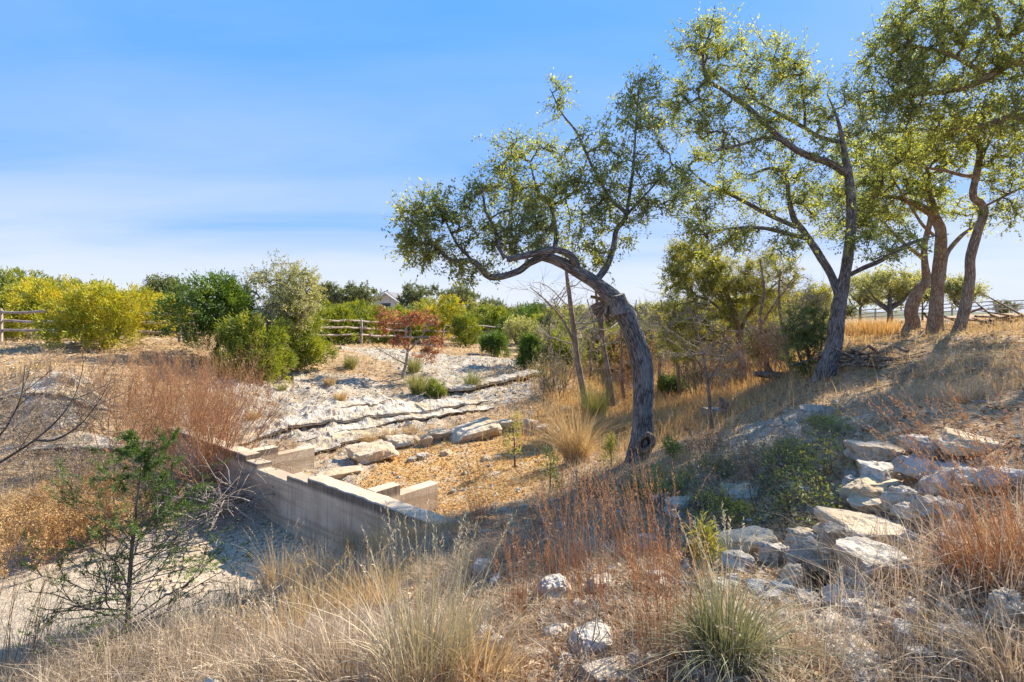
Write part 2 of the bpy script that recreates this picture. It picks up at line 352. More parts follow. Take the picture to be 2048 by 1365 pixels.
B_ = np.zeros((n_ + 1, n_ + 1)); B_[:n_, :n_] = A_ + np.eye(n_) * -.03; B_[n_, :n_] = 1; B_[:n_, n_] = 1
W_ = np.linalg.solve(B_, np.concatenate([ctrl[:, 2], [0]]))
def h_raw(x, y):
    x = np.asarray(x, float); y = np.asarray(y, float); sh = x.shape
    q = np.stack([x.ravel(), y.ravel()], 1); out = np.empty(len(q))
    for i in range(0, len(q), 20000):
        d2 = ((q[i:i + 20000, None] - ctrl[None, :, :2]) ** 2).sum(-1)
        out[i:i + 20000] = _phi(d2) @ W_[:n_] + W_[n_]
    return out.reshape(sh) + EYE

def axis(lo, hi, f0, f1, step, grow):
    a = list(np.arange(f0, f1, step)); s = step; x = a[-1]
    while x < hi: s = min(s * grow, 40); x += s; a.append(x)
    s = step; x = a[0]; pre = []
    while x > lo: s = min(s * grow, 40); x -= s; pre.append(x)
    return np.array(pre[::-1] + a)
GX = axis(-900, 900, -14, 14, .10, 1.06); GY = axis(-120, 1600, 1.0, 22, .09, 1.05)
XX, YY = np.meshgrid(GX, GY)
P2 = np.stack([XX, YY, np.zeros_like(XX)], -1)
HB = h_raw(XX, YY)
near = 1 / (1 + (np.hypot(XX, YY) / 60) ** 2)
# masks (what the ground is made of) as soft blobs in world metres, found from what they touch
def base_hit(px, py):
    y = np.geomspace(1.2, 150, 1500); x = (px - CX) / F * y; z = EYE - (py - HY) / F * y
    k = np.argmax(z < h_raw(x, y)); return x[k], y[k]
def mask(blobs):
    m = np.zeros_like(XX)
    for px, py, r in blobs:
        x, y = base_hit(px, py); m += np.exp(-((XX - x) ** 2 + (YY - y) ** 2) / (r * r))
    return np.clip(m, 0, 1.2)
m_lime = mask([(560, 800, 1.7), (650, 790, 1.7), (500, 850, 1.4), (700, 850, 1.3), (900, 740, 2), (980, 725, 2), (620, 770, 1.5), (1080, 755, 1.5), (780, 830, 1.3), (900, 800, 1.3),
               (1000, 780, 1.2), (690, 950, 1.0), (120, 780, .7), (1580, 830, .8), (1500, 880, .6), (1640, 850, .6), (750, 700, 1.5), (820, 715, 1.6)])
m_grav = mask([(900, 970, 1.3), (980, 950, 1.2), (820, 985, .9), (1040, 905, 1.2), (880, 920, 1.3), (1120, 870, 1.2), (960, 1000, .8)])
m_mud = mask([(300, 1180, 1.3), (100, 1200, 1.3), (500, 1120, .9), (420, 1120, 1.2), (200, 1130, 1.2), (560, 1100, .7), (0, 1200, 1.5)])
m_org = mask([(1350, 840, 2), (1400, 800, 2.5), (1250, 800, 2.5), (1180, 860, 1.5), (1350, 760, 4), (60, 1060, 1.5), (180, 1040, 1.2)])
m_mud = np.clip(m_mud * 1.4, 0, 1)
rough = np.clip(1 - m_mud * 1.1 - m_grav * .5, .06, 1)
HB = HB + rough * near * (.10 * fbm(P2 * .55, 3, 5) + .035 * fbm(P2 * 2.6, 3, 9))
HB += m_lime * near * .10 * np.abs(fbm(P2 * 3.0, 4, 14, .6)) + .012 * near * rough * fbm(P2 * 9, 2, 21)
HB[YY > 500] += 0
hills = np.clip((YY - 350) / 500, 0, 1) * (9 + 7 * fbm(P2 * .004, 3, 3)); HB = HB + hills
def H(x, y):
    x = np.asarray(x, float); y = np.asarray(y, float)
    i = np.clip(np.searchsorted(GX, x) - 1, 0, len(GX) - 2); j = np.clip(np.searchsorted(GY, y) - 1, 0, len(GY) - 2)
    u = (x - GX[i]) / (GX[i + 1] - GX[i]); v = (y - GY[j]) / (GY[j + 1] - GY[j])
    return HB[j, i] * (1 - u) * (1 - v) + HB[j, i + 1] * u * (1 - v) + HB[j + 1, i] * (1 - u) * v + HB[j + 1, i + 1] * u * v
def samp(Mk, x, y):
    i = np.clip(np.searchsorted(GX, x) - 1, 0, len(GX) - 2); j = np.clip(np.searchsorted(GY, y) - 1, 0, len(GY) - 2); return Mk[j, i]
YR = np.geomspace(1.2, 200, 3000)
def G(px, py):
    x = (px - CX) / F * YR; z = EYE - (py - HY) / F * YR
    hit = z < H(x, YR)
    k = np.argmax(hit) if hit.any() else len(YR) - 1
    return np.array([x[k], YR[k], float(H(x[k], YR[k]))])

gm, nt, b, out = new_mat('ground')
pos = N_(nt, 'ShaderNodeNewGeometry').outputs['Position']
nA = noise(nt, pos, .9, 5, .6); nB = noise(nt, pos, 7, 5, .65); nC = noise(nt, pos, 45, 3, .7); nD = noise(nt, pos, 2.4, 6, .6, .4)
soil = ramp(nt, nB, [(.3, (.19, .12, .07)), (.5, (.38, .26, .15)), (.7, (.55, .41, .26))])
soil = mixc(nt, ramp(nt, nA, [(.42, (0, 0, 0)), (.62, (.7, .7, .7))]), soil, (.50, .36, .22))
nE = noise(nt, pos, 11, 6, .75, .3)
lime = ramp(nt, nD, [(.3, (.32, .24, .16)), (.45, (.50, .43, .33)), (.62, (.62, .57, .48))])
lime = mixc(nt, ramp(nt, nE, [(.42, (.8, .8, .8)), (.54, (0, 0, 0))]), lime, (.27, .215, .15))
lime = mixc(nt, ramp(nt, nC, [(.45, (0, 0, 0)), (.7, (.45, .45, .45))]), lime, (.30, .25, .19))
grav = ramp(nt, nC, [(.3, (.28, .15, .05)), (.5, (.50, .30, .11)), (.7, (.62, .46, .26))])
grav = mixc(nt, ramp(nt, nD, [(.52, (0, 0, 0)), (.66, (.7, .7, .7))]), grav, (.56, .47, .34))
mud = ramp(nt, nB, [(.3, (.34, .27, .19)), (.55, (.45, .37, .27)), (.75, (.54, .46, .35))])
org = ramp(nt, nB, [(.3, (.22, .12, .05)), (.5, (.40, .25, .11)), (.7, (.52, .38, .20))])
def soft(a, k=.9): return ramp(nt, mth(nt, 'ADD', mth(nt, 'MULTIPLY', attr(nt, a), k), mth(nt, 'MULTIPLY', mth(nt, 'SUBTRACT', nD, .5), .9)), [(.3, (0, 0, 0)), (.55, (1, 1, 1))])
far = ramp(nt, N_(nt, 'ShaderNodeMapRange', {0: N_(nt, 'ShaderNodeSeparateXYZ', {0: pos}).outputs[1], 1: 55.0, 2: 160.0}).outputs[0], [(0, (0, 0, 0)), (1, (1, 1, 1))])
c = mixc(nt, soft('org'), soil, org); c = mixc(nt, soft('lime'), c, lime); c = mixc(nt, soft('grav'), c, grav)
c = mixc(nt, soft('mud', 1.1), c, mud); c = mixc(nt, far, c, (.09, .11, .07))
nt.links.new(c, b.inputs['Base Color']); b.inputs['Roughness'].default_value = .95; b.inputs['Specular IOR Level'].default_value = .1
bump(nt, b, mth(nt, 'ADD', mth(nt, 'MULTIPLY', nB, 1.0), mth(nt, 'MULTIPLY', nC, .35)), 1.0, .09)
g = MB(); ny_, nx_ = XX.shape; idx = np.arange(nx_ * ny_).reshape(ny_, nx_)
g.add(np.stack([XX, YY, HB], -1), quads=np.stack([idx[:-1, :-1], idx[:-1, 1:], idx[1:, 1:], idx[1:, :-1]], -1).reshape(-1, 4))
ground = g.build('ground', gm)
for nme, mk in (('lime', m_lime), ('grav', m_grav), ('mud', m_mud), ('org', m_org)):
    a = ground.data.attributes.new(nme, 'FLOAT', 'POINT'); a.data.foreach_set('value', mk.astype(np.float32).ravel())
ground['kind'] = 'structure'

# ------------------------------------------------------------------ concrete dam
cm, nt, b, out = new_mat('concrete')
pos = N_(nt, 'ShaderNodeNewGeometry').outputs['Position']; nor = N_(nt, 'ShaderNodeNewGeometry').outputs['Normal']
zz = N_(nt, 'ShaderNodeSeparateXYZ', {0: pos}).outputs[2]
st = N_(nt, 'ShaderNodeMapping', {0: pos}); st.inputs['Scale'].default_value = (22, 22, 1.2)
band = N_(nt, 'ShaderNodeMapping', {0: pos}); band.inputs['Scale'].default_value = (.5, .5, 9)
n1 = noise(nt, pos, 2.2, 6, .6); n2 = noise(nt, pos, 30, 5, .7); n3 = noise(nt, st.outputs[0], 1, 4, .6); n4 = noise(nt, band.outputs[0], 1.2, 3, .5)
c = ramp(nt, n1, [(.3, (.42, .325, .225)), (.5, (.55, .44, .315)), (.72, (.65, .53, .39))])
c = mixc(nt, ramp(nt, n4, [(.46, (0, 0, 0)), (.62, (.75, .75, .75))]), c, (.37, .275, .18))
c = mixc(nt, ramp(nt, n3, [(.52, (0, 0, 0)), (.75, (.3, .3, .3))]), c, (.27, .20, .15))
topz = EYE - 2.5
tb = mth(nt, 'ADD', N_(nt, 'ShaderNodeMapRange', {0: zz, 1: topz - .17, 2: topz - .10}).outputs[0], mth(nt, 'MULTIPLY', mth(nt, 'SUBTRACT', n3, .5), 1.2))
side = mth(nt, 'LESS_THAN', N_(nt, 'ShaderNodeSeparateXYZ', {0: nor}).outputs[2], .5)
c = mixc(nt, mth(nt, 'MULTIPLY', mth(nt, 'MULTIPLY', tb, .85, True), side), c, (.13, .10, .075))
c = mixc(nt, ramp(nt, n2, [(.5, (0, 0, 0)), (.75, (.5, .5, .5))]), c, (.30, .25, .20))
nt.links.new(c, b.inputs['Base Color']); b.inputs['Roughness'].default_value = .9
bump(nt, b, mth(nt, 'ADD', n2, mth(nt, 'MULTIPLY', n1, .6)), .7, .012)
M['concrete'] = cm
DA = np.array([-1.0, 6.61]); DS = np.array([-.768, .64]); DN = np.array([.64, .768])
def dpt(s, n, D): p = DA + DS * s + DN * n; return np.array([p[0], p[1], EYE - D])
dam = thing('concrete_dam', 'low weathered concrete dam wall with a stepped spillway notch across the creek', 'dam', tuple(dpt(3.5, .15, 3.5)))
def prism_rows(mb, prof, n0, n1, Db, jit=.006, seed=1):
    """wall whose top follows prof [(s, D), ...]; extruded n0..n1, finely divided so that its edges can be worn"""
    rng = np.random.default_rng(seed); S = []; T = []
    for (s0, d0), (s1, d1) in zip(prof[:-1], prof[1:]):
        k = max(1, int(abs(s1 - s0) / .06)); t = np.arange(k) / k
        S += list(s0 + (s1 - s0) * t); T += list(d0 + (d1 - d0) * t)
    S.append(prof[-1][0]); T.append(prof[-1][1]); S = np.array(S); T = np.array(T)
    ch = .014; K = len(S)
    cross = [(n0, None), (n0, 0.25), (n0, ch), (n0 + ch, 0), (n1 - ch, 0), (n1, ch), (n1, 0.25), (n1, None)]
    V = np.zeros((K, len(cross), 3))
    for j, (nn, dd) in enumerate(cross):
        for i in range(K):
            d = Db if dd is None else T[i] + dd
            V[i, j] = dpt(S[i], nn, d)
    e = fbm(V * 6, 3, seed)[..., None] * jit; V[:, 1:-1] += (e * np.array([.6, .6, 1]))[:, 1:-1]
    id_ = np.arange(K * len(cross)).reshape(K, len(cross))
    mb.add(V, quads=np.stack([id_[:-1, :-1], id_[:-1, 1:], id_[1:, 1:], id_[1:, :-1]], -1).reshape(-1, 4))
    for i in (0, K - 1): mb.add(V[i], quads=[[0, 1, 6, 7], [1, 2, 5, 6], [2, 3, 4, 5]])
mb = MB()
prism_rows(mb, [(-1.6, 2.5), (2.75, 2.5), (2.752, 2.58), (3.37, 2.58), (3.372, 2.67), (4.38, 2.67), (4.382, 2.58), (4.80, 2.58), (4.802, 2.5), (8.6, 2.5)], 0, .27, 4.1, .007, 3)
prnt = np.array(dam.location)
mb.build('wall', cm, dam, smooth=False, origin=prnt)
def buttress(s0, seed):
    mb = MB(); th = .2
    pts = [(.27, 2.505), (.72, 2.505), (.722, 2.66), (1.47, 2.66)]
    S = []; T = []
    V = []
    ch = .012
    for (n, D) in pts:
        V.append([dpt(s0, n, 4.0), dpt(s0, n, D + ch), dpt(s0 + ch, n, D), dpt(s0 + th - ch, n, D), dpt(s0 + th, n, D + ch), dpt(s0 + th, n, 4.0)])
    V = np.array(V); V += fbm(V * 5, 2, seed)[..., None] * .006
    id_ = np.arange(V.shape[0] * 6).reshape(-1, 6)
    mb.add(V, quads=np.stack([id_[:-1, :-1], id_[:-1, 1:], id_[1:, 1:], id_[1:, :-1]], -1).reshape(-1, 4))
    mb.add(V[-1], quads=[[0, 1, 4, 5], [1, 2, 3, 4]])
    return mb.build('buttress', cm, dam, smooth=False, origin=prnt)
buttress(1.44, 5); buttress(5.06, 8)

# ------------------------------------------------------------------ rocks
def rock_pts(n, e):
    a = np.linspace(-1, 1, n); V = []; Q = []; k = 0
    for ax in range(3):
        for s in (-1, 1):
            u, v = np.meshgrid(a, a); w = np.full_like(u, s)
            pl = [None] * 3; pl[ax] = w; pl[(ax + 1) % 3] = u if s > 0 else v; pl[(ax + 2) % 3] = v if s > 0 else u
            V.append(np.stack(pl, -1).reshape(-1, 3)); id_ = np.arange(n * n).reshape(n, n) + k; k += n * n
            Q.append(np.stack([id_[:-1, :-1], id_[:-1, 1:], id_[1:, 1:], id_[1:, :-1]], -1).reshape(-1, 4))
    V = np.vstack(V); Q = np.vstack(Q)
    V = V / (np.sum(np.abs(V) ** e, 1) ** (1 / e))[:, None]
    key = np.round(V, 5); _, first, inv = np.unique(key, axis=0, return_index=True, return_inverse=True)
    return V[first], inv.ravel()[Q]
def rock_mesh(mb, size, seed, e=5, n=11, cuts=6, low=.16, hi=.05, strata=0.0, off=(0, 0, 0), rz=0):
    rng = np.random.default_rng(seed); V, Q = rock_pts(n, e)
    for _ in range(cuts):
        d = nrm(rng.normal(size=3) * np.array([1, 1, .55])); lim = rng.uniform(.68, .98)
        V = V - np.maximum(0, V @ d - lim)[:, None] * d
    V = V * (1 + low * fbm(V * 1.1 + seed * 3.1, 2, seed)[:, None])
    V = V * np.asarray(size) / 2
    dd = nrm(V); V = V + dd * (hi * min(size) * fbm(V / max(size) * 9 + seed, 3, seed + 5))[:, None]
    if strata:
        V[:, :2] *= (1 + strata * np.sign(vnoise(np.stack([0 * V[:, 2], 0 * V[:, 2], V[:, 2] * 22 + seed], 1), seed)) * 1)[:, None]
    c, s = math.cos(rz), math.sin(rz); V = V @ np.array([[c, s, 0], [-s, c, 0], [0, 0, 1]]) + np.asarray(off)
    mb.add(V, quads=Q)
def rock(px, py, wpx, hpx, label, mat='limestone', deep=1.0, seed=0, tilt=(0, 0, 0), e=5, sink=.25, group=None, name='rock', cat='rock', n=15, cuts=5, y=None, strata=0.0, low=.12):
    """px,py = where its foot shows; wpx,hpx its visible size"""
    g_ = G(px, py) if y is None else PT(px, py, y)
    m = g_[1] / F; w = wpx * m; h = hpx * m
    h *= .86; e = e * 1.35; mb = MB(); rock_mesh(mb, (w, w * deep, h * (1 + sink)), seed, e, n, cuts, strata=.035, low=low, hi=.10)
    o = mb.build(name, M[mat], smooth=False)
    o.location = (g_[0], g_[1] + w * deep * .35, g_[2] + h * (1 + sink) / 2 - h * sink); o.rotation_euler = tilt
    return tag(o, label, cat, group)

# ------------------------------------------------------------------ plants: generators
LEAFX = 1.6
def limb_paths(limbs, y0):
    out = []
    for L in limbs:
        pts = np.array([PT(p[0], p[1], y0 + (p[3] if len(p) > 3 else 0)) for p in L]); r = np.array([p[2] for p in L]) * y0 / F * (.92 if L is limbs[0] else .8)
        out.append((pts, r))
    return out
def bark_tube(mb, pts, rad, sides, step, amp, seed, flare=0.0):
    P_, R_ = resample(pts, rad, step); K = len(P_)
    T = nrm(np.gradient(P_, axis=0)); ref = np.array([0, 1.0, 0.001])
    S = nrm(np.cross(T, np.broadcast_to(ref, T.shape))); U = np.cross(S, T)
    th = np.arange(sides) * 2 * math.pi / sides
    ln = np.concatenate([[0], np.cumsum(np.linalg.norm(np.diff(P_, axis=0), axis=1))])
    base = np.median(R_)
    q = np.stack([np.cos(th)[None] * R_[:, None], np.sin(th)[None] * R_[:, None], np.broadcast_to(ln[:, None], (K, sides))], -1)
    f = np.array([26, 26, 6.0]) ; w = q * f; w = w + .6 * fbm(w * .7, 2, seed + 3)[..., None]
    rid = 1 - np.abs(vnoise(w, seed)) * 2
    lump = fbm(q * np.array([5, 5, 2.2]), 3, seed + 9)
    fl = flare * np.exp(-ln / .18)[:, None] * (1 + .6 * np.sin(th * 3 + seed)[None])
    RR = R_[:, None] * (1 + amp * rid * .5 + .09 * lump + fl)
    V = P_[:, None] + RR[..., None] * (np.cos(th)[:, None] * S[:, None] + np.sin(th)[:, None] * U[:, None])
    id_ = np.arange(K * sides).reshape(K, sides); nx = np.roll(id_, -1, 1)
    mb.add(V, quads=np.stack([id_[:-1], nx[:-1], nx[1:], id_[1:]], -1).reshape(-1, 4), uvw=q)
    mb.add(np.vstack([V[-1], P_[-1]]), tris=np.stack([np.arange(sides), (np.arange(sides) + 1) % sides, np.full(sides, sides)], 1))
    return P_, R_

def crown(nodes, nrad, targets, rng, twig_r=.004, kn=7, wig=.12, arch=.15):
    """join every target point to the nearest wood already there; returns paths (M,kn,3) and radii"""
    nodes = [np.asarray(nodes)]; own = [np.full(len(nodes[0]), -1)]
    allp = np.vstack(nodes); allo = own[0]
    d0 = np.array([np.min(np.linalg.norm(allp - t, axis=1)) for t in targets]); order = np.argsort(d0)
    paths = []; par = []
    cap = np.zeros((len(allp) + len(targets) * (kn - 2), 3)); co = np.full(len(cap), -1); cap[:len(allp)] = allp; n = len(allp)
    base = np.zeros(3)
    for k in order:
        t = targets[k]; d = np.linalg.norm(cap[:n] - t, axis=1); j = int(np.argmin(d + .0 * d)); a = cap[j]
        s = np.linspace(0, 1, kn)[:, None]; L = np.linalg.norm(t - a)
        w = rng.normal(size=(kn, 3)) * wig * L * np.sin(s * math.pi) * .6
        p = a + (t - a) * s + w + np.array([0, 0, 1]) * arch * L * np.sin(s * math.pi) * rng.uniform(-.3, 1)
        par.append(co[j]); paths.append(p); m = len(paths) - 1
        cap[n:n + kn - 2] = p[2:]; co[n:n + kn - 2] = m; n += kn - 2
    paths = np.array(paths); cnt = np.ones(len(paths))
    for m in range(len(paths) - 1, -1, -1):
        if par[m] >= 0: cnt[par[m]] += cnt[m]
    r0 = twig_r * np.sqrt(cnt) * 1.15 + .001; r1 = np.maximum(twig_r * .55, r0 * .45)
    R = r0[:, None] + (r1 - r0)[:, None] * np.linspace(0, 1, kn)[None]
    return paths, R

def ellips(rng, c, r, n, shell=.0):
    d = nrm(rng.normal(size=(n, 3))); u = rng.random(n) ** (1 / 3); u = shell + (1 - shell) * u
    return np.asarray(c) + d * u[:, None] * np.asarray(r)

def oak(name, label, y0, limbs, blobs, seed, leaf='oak_leaf', bark='bark', twig='twig', nl=14, ll=.055, lw=.024, cat='tree', group=None, spray=.16, tw=.004, hi=2, subs=3, depth=1.0, kind='oak', amp=.16, density=1.0, leafx=None, rs=1.0):
    rng = np.random.default_rng(seed); lp = [(p, r * rs) for p, r in limb_paths(limbs, y0)]
    root = lp[0][0][0]; t = thing(name, label, cat, tuple(root), group)
    mb = []; nodes = []; main = MB()
    for i, (p, r) in enumerate(lp):
        m_ = main if i == 0 else MB(); mb.append(m_)
        if i < hi: P_, R_ = bark_tube(m_, p, r, 56 if i == 0 else 28, .03 if i == 0 else .05, amp, seed + i, .5 if i == 0 else 0)
        else: P_, R_ = bark_tube(m_, p, r, 14, .07, .10, seed + i)
        nodes.append(P_[int(len(P_) * (.55 if i == 0 else .12)):])
    nodes = np.vstack(nodes)
    T = []
    for bl in blobs:
        px, py, rx, ry, n = bl[:5]; dy = bl[5] if len(bl) > 5 else 0
        s = (y0 + dy) / F; n = int(n * density)
        T.append(ellips(rng, PT(px, py, y0 + dy), (rx * s, (rx + ry) / 2 * s * depth, ry * s), n, .25))
    T = np.vstack(T)
    paths, R = crown(nodes, None, T, rng, tw)
    main.build('trunk', M[bark], t, origin=root)
    for m_ in mb[1:]: m_.build('limb', M[bark], t, origin=root)
    tb = MB(); tubes(tb, paths, R, 5)
    # short side twigs that carry the leaves
    M_ = len(paths); sub = []
    for k in range(subs):
        i = rng.integers(2, paths.shape[1], M_); a = paths[np.arange(M_), i]
        d = nrm(nrm(paths[:, -1] - paths[:, 2]) * .7 + rng.normal(size=(M_, 3)) * .8 + np.array([0, 0, .25])); L = rng.uniform(.6, 1.5, M_) * spray * 1.5
        s = np.linspace(0, 1, 4)[None, :, None]
        sub.append(a[:, None] + d[:, None] * L[:, None, None] * s + rng.normal(size=(M_, 4, 3)) * .012 * s)
    sub = np.concatenate(sub); tubes(tb, sub, np.linspace(tw * .7, tw * .25, 4)[None].repeat(len(sub), 0), 3)
    tb.build('twigs', M[twig], t, origin=root)['kind'] = 'stuff'
    fb = MB(); allp = np.concatenate([sub, paths[:, -4:]]); NP = len(allp)
    K = int(nl * (leafx or LEAFX) * 1.45); src = np.repeat(np.arange(NP), K); u = rng.random(NP * K) * 2.99; i0 = u.astype(int); f = (u - i0)[:, None]
    C = allp[src, i0] * (1 - f) + allp[src, i0 + 1] * f
    ax = nrm(allp[src, -1] - allp[src, 0]); D = nrm(ax * .8 + rng.normal(size=C.shape) * .75)
    dens = np.clip(rng.lognormal(-.3, .65, NP), .08, 1); keep = rng.random(len(C)) < np.repeat(dens, K)
    cl = np.repeat(rng.normal(size=NP) * .12, K)
    tint = np.clip(rng.normal(.45, .2, len(C)) + cl, 0, 1)
    leaves(fb, (C + rng.normal(size=C.shape) * spray * .15)[keep], D[keep], (ll * rng.uniform(.5, 1.45, len(C)))[keep], (lw * rng.uniform(.7, 1.3, len(C)))[keep], rng, tint[keep])
    fb.build('foliage', M[leaf], t, smooth=False, origin=root)['kind'] = 'stuff'
    return t

def juniper(name, label, loc, h, w, seed, leaf='juniper_green', n=260, tuft=16, tl=.10, tw_=.03, form='bush', group=None, cat='tree', stems=4, bark='twig', sq=1.0, low=.04, spread=.095):
    n = int(n * .95); tuft = int(tuft * 1.75); tl *= 1.2; tw_ *= 1.05
    rng = np.random.default_rng(seed); loc = np.asarray(loc, float); t = thing(name, label, cat, tuple(loc), group)
    nodes = []; mb = MB()
    for k in range(stems):
        a = rng.uniform(0, 6.28); d = np.array([math.cos(a), math.sin(a), 0]) * w * (.16 if form != 'cone' else .03)
        p = np.array([[0, 0, -.12], d * .4 + [0, 0, h * .2], d + [0, 0, h * .5], d * 1.3 + rng.normal(size=3) * .03 * h + [0, 0, h * .8]])
        P_, R_ = resample(p, np.array([.045, .035, .022, .008]) * h / 2.2, .1 * h / 2); tubes(mb, P_, R_, 7); nodes.append(P_)
    nodes = np.vstack(nodes)
    # uneven crown: several overlapping lobes, tufts near their surface
    T = []; D0 = []
    nlobe = 24
    for k in range(nlobe):
        a = rng.uniform(0, 6.28); zz = rng.uniform(low + .12, .92)
        prof = math.sqrt(max(0.02, 1 - ((zz - .42) / .60) ** 2)) if form != 'cone' else (1.02 - zz) * 1.05
        rr = w * .5 * prof * rng.uniform(.3, .92)
        c = np.array([math.cos(a) * rr, math.sin(a) * rr * sq, zz * h]); s = rng.uniform(.09, .26) * (w * .9) * (1 if form != 'cone' else .75)
        q = ellips(rng, (0, 0, 0), (1, 1, 1), n // nlobe, .55)
        q = q * np.array([s, s * sq, min(s * 1.05, h * .3)]); q[:, 2] = np.maximum(q[:, 2], -c[2] + .03 * h)
        T.append(c + q); D0.append(nrm(q + np.array([0, 0, .5 * s]) + .35 * np.array([c[0], c[1], 0])))
    T = np.vstack(T); D0 = np.vstack(D0)
    sel = rng.permutation(len(T))[:max(30, len(T) // 3)]
    paths, R = crown(nodes, None, T[sel], rng, .003 * h / 2, 6, .08, .05)
    tubes(mb, paths, R, 4); mb.build('trunk', M[bark], t)
    fb = MB(); src = np.repeat(np.arange(len(T)), tuft)
    C = T[src] + rng.normal(size=(len(src), 3)) * spread * np.array([.75, .75, .9]); D = nrm(D0[src] + rng.normal(size=(len(src), 3)) * .42)
    cl = np.repeat(rng.normal(size=len(T)) * .16, tuft)
    leaves(fb, C, D, tl * rng.uniform(.6, 1.3, len(C)), tw_ * rng.uniform(.6, 1.3, len(C)), rng, np.clip(rng.normal(.48, .17, len(C)) + cl, 0, 1))
    fb.build('foliage', M[leaf], t, smooth=False)['kind'] = 'stuff'
    return t

def copy_thing(o, loc, rz=0, sc=1.0, label=None):
    c = o.copy(); lk(c); c.location = loc; c.rotation_euler = (0, 0, rz); c.scale = sc if isinstance(sc, tuple) else (sc, sc, sc)
    if label: c['label'] = label
    for ch in list(o.children):
        d = ch.copy(); lk(d); d.parent = c
    return c

def grow(rng, p, d, L, r, lev, out, up=.15, split=(2, 4), ratio=.62, ang=.55, wig=.1, K=5):
    q = np.zeros((K, 3)); q[0] = p; dd = d.copy()
    for i in range(1, K):
        dd = nrm(dd + rng.normal(size=3) * wig + np.array([0, 0, up * .25])); q[i] = q[i - 1] + dd * L / (K - 1)
    out.append((q, np.linspace(r, r * .5, K)))
    if lev <= 0: return
    for _ in range(rng.integers(split[0], split[1] + 1)):
        i = rng.integers(1, K); nd = nrm(dd + rng.normal(size=3) * ang + np.array([0, 0, up]))
        grow(rng, q[i], nd, L * ratio * rng.uniform(.7, 1.25), r * .58, lev - 1, out, up, split, ratio, ang, wig, K)
def bare_shrub(name, label, loc, h, stems, seed, mat='grey_twig', lean=(0, 0), spread=.35, lev=3, r=.01, up=.2, ang=.5, cat='shrub', split=(2, 4), buds=None, group=None, ratio=.6, ring=.08):
    rng = np.random.default_rng(seed); loc = np.asarray(loc, float); t = thing(name, label, cat, tuple(loc), group); out = []
    for k in range(stems):
        d = nrm(np.array([rng.normal() * spread + lean[0], rng.normal() * spread + lean[1], 1.0]))
        st = np.array([rng.normal() * ring, rng.normal() * ring, -.05]); a = len(out)
        grow(rng, st, d, h * rng.uniform(.45, .65), r * rng.uniform(.6, 1.1), lev, out, up, split, ratio, ang)
    A = np.array([o[0] for o in out]); R = np.array([o[1] for o in out]); mb = MB(); tubes(mb, A, np.maximum(R, .0012), 4, tint=rng.random(len(A)))
    mb.build('branches', M[mat], t)['kind'] = 'stuff'
    if buds:
        fb = MB(); mt, n, l, w = buds; src = rng.integers(0, len(A), n); k = rng.integers(2, 5, n); C = A[src, k]
        leaves(fb, C + rng.normal(size=C.shape) * .02, rng.normal(size=C.shape), l * rng.uniform(.6, 1.3, n), w, rng, rng.random(n)); fb.build('leaves', M[mt], t, smooth=False)['kind'] = 'stuff'
    return t

def grass_mesh(n, h, r, seed, spread=.5, lean=(0, 0), width=.006, curl=.6, seeds=0, hv=.35, name='grass', tint_mu=.5):
    rng = np.random.default_rng(seed); mb = MB(); a = rng.uniform(0, 6.28, n); rr = r * np.sqrt(rng.random(n))
    base = np.stack([np.cos(a) * rr, np.sin(a) * rr, np.full(n, -.03)], 1)
    Hh = h * np.clip(rng.normal(1 - hv, hv * .7, n), .2, 1.15)
    out = np.abs(rng.normal(size=n)) * spread * Hh; a2 = a + rng.normal(size=n) * .6
    ln = np.stack([np.cos(a2) * out + lean[0] * Hh, np.sin(a2) * out + lean[1] * Hh], 1)
    C = blades(mb, base, Hh, ln, rng, width * rng.uniform(.6, 1.3, n), 6, curl, np.clip(rng.normal(tint_mu, .22, n), 0, 1))
    if seeds:
        top = np.argsort(-Hh)[:seeds]; cs = []; ds = []
        for i in top:
            for k in range(16):
                u = .72 + .28 * k / 16; j = u * 5; j0 = int(j); j1 = min(5, j0 + 1); p = C[i, j0] * (1 - j + j0) + C[i, j1] * (j - j0)
                cs.append(p); ds.append(nrm(C[i, 5] - C[i, 4]) + rng.normal(size=3) * .45)
        leaves(mb, np.array(cs), np.array(ds), .022, .005, rng, np.clip(rng.normal(.7, .15, len(cs)), 0, 1))
    return mb.mesh(name, False)
def place_mesh(name, me, mat, loc, label, cat, group=None, rz=0, sc=1.0):
    if not me.materials: me.materials.append(M[mat])
    o = bpy.data.objects.new(name, me); lk(o); o.location = loc; o.rotation_euler = (0, 0, rz); o.scale = (sc,) * 3 if not isinstance(sc, tuple) else sc
    return tag(o, label, cat, group)

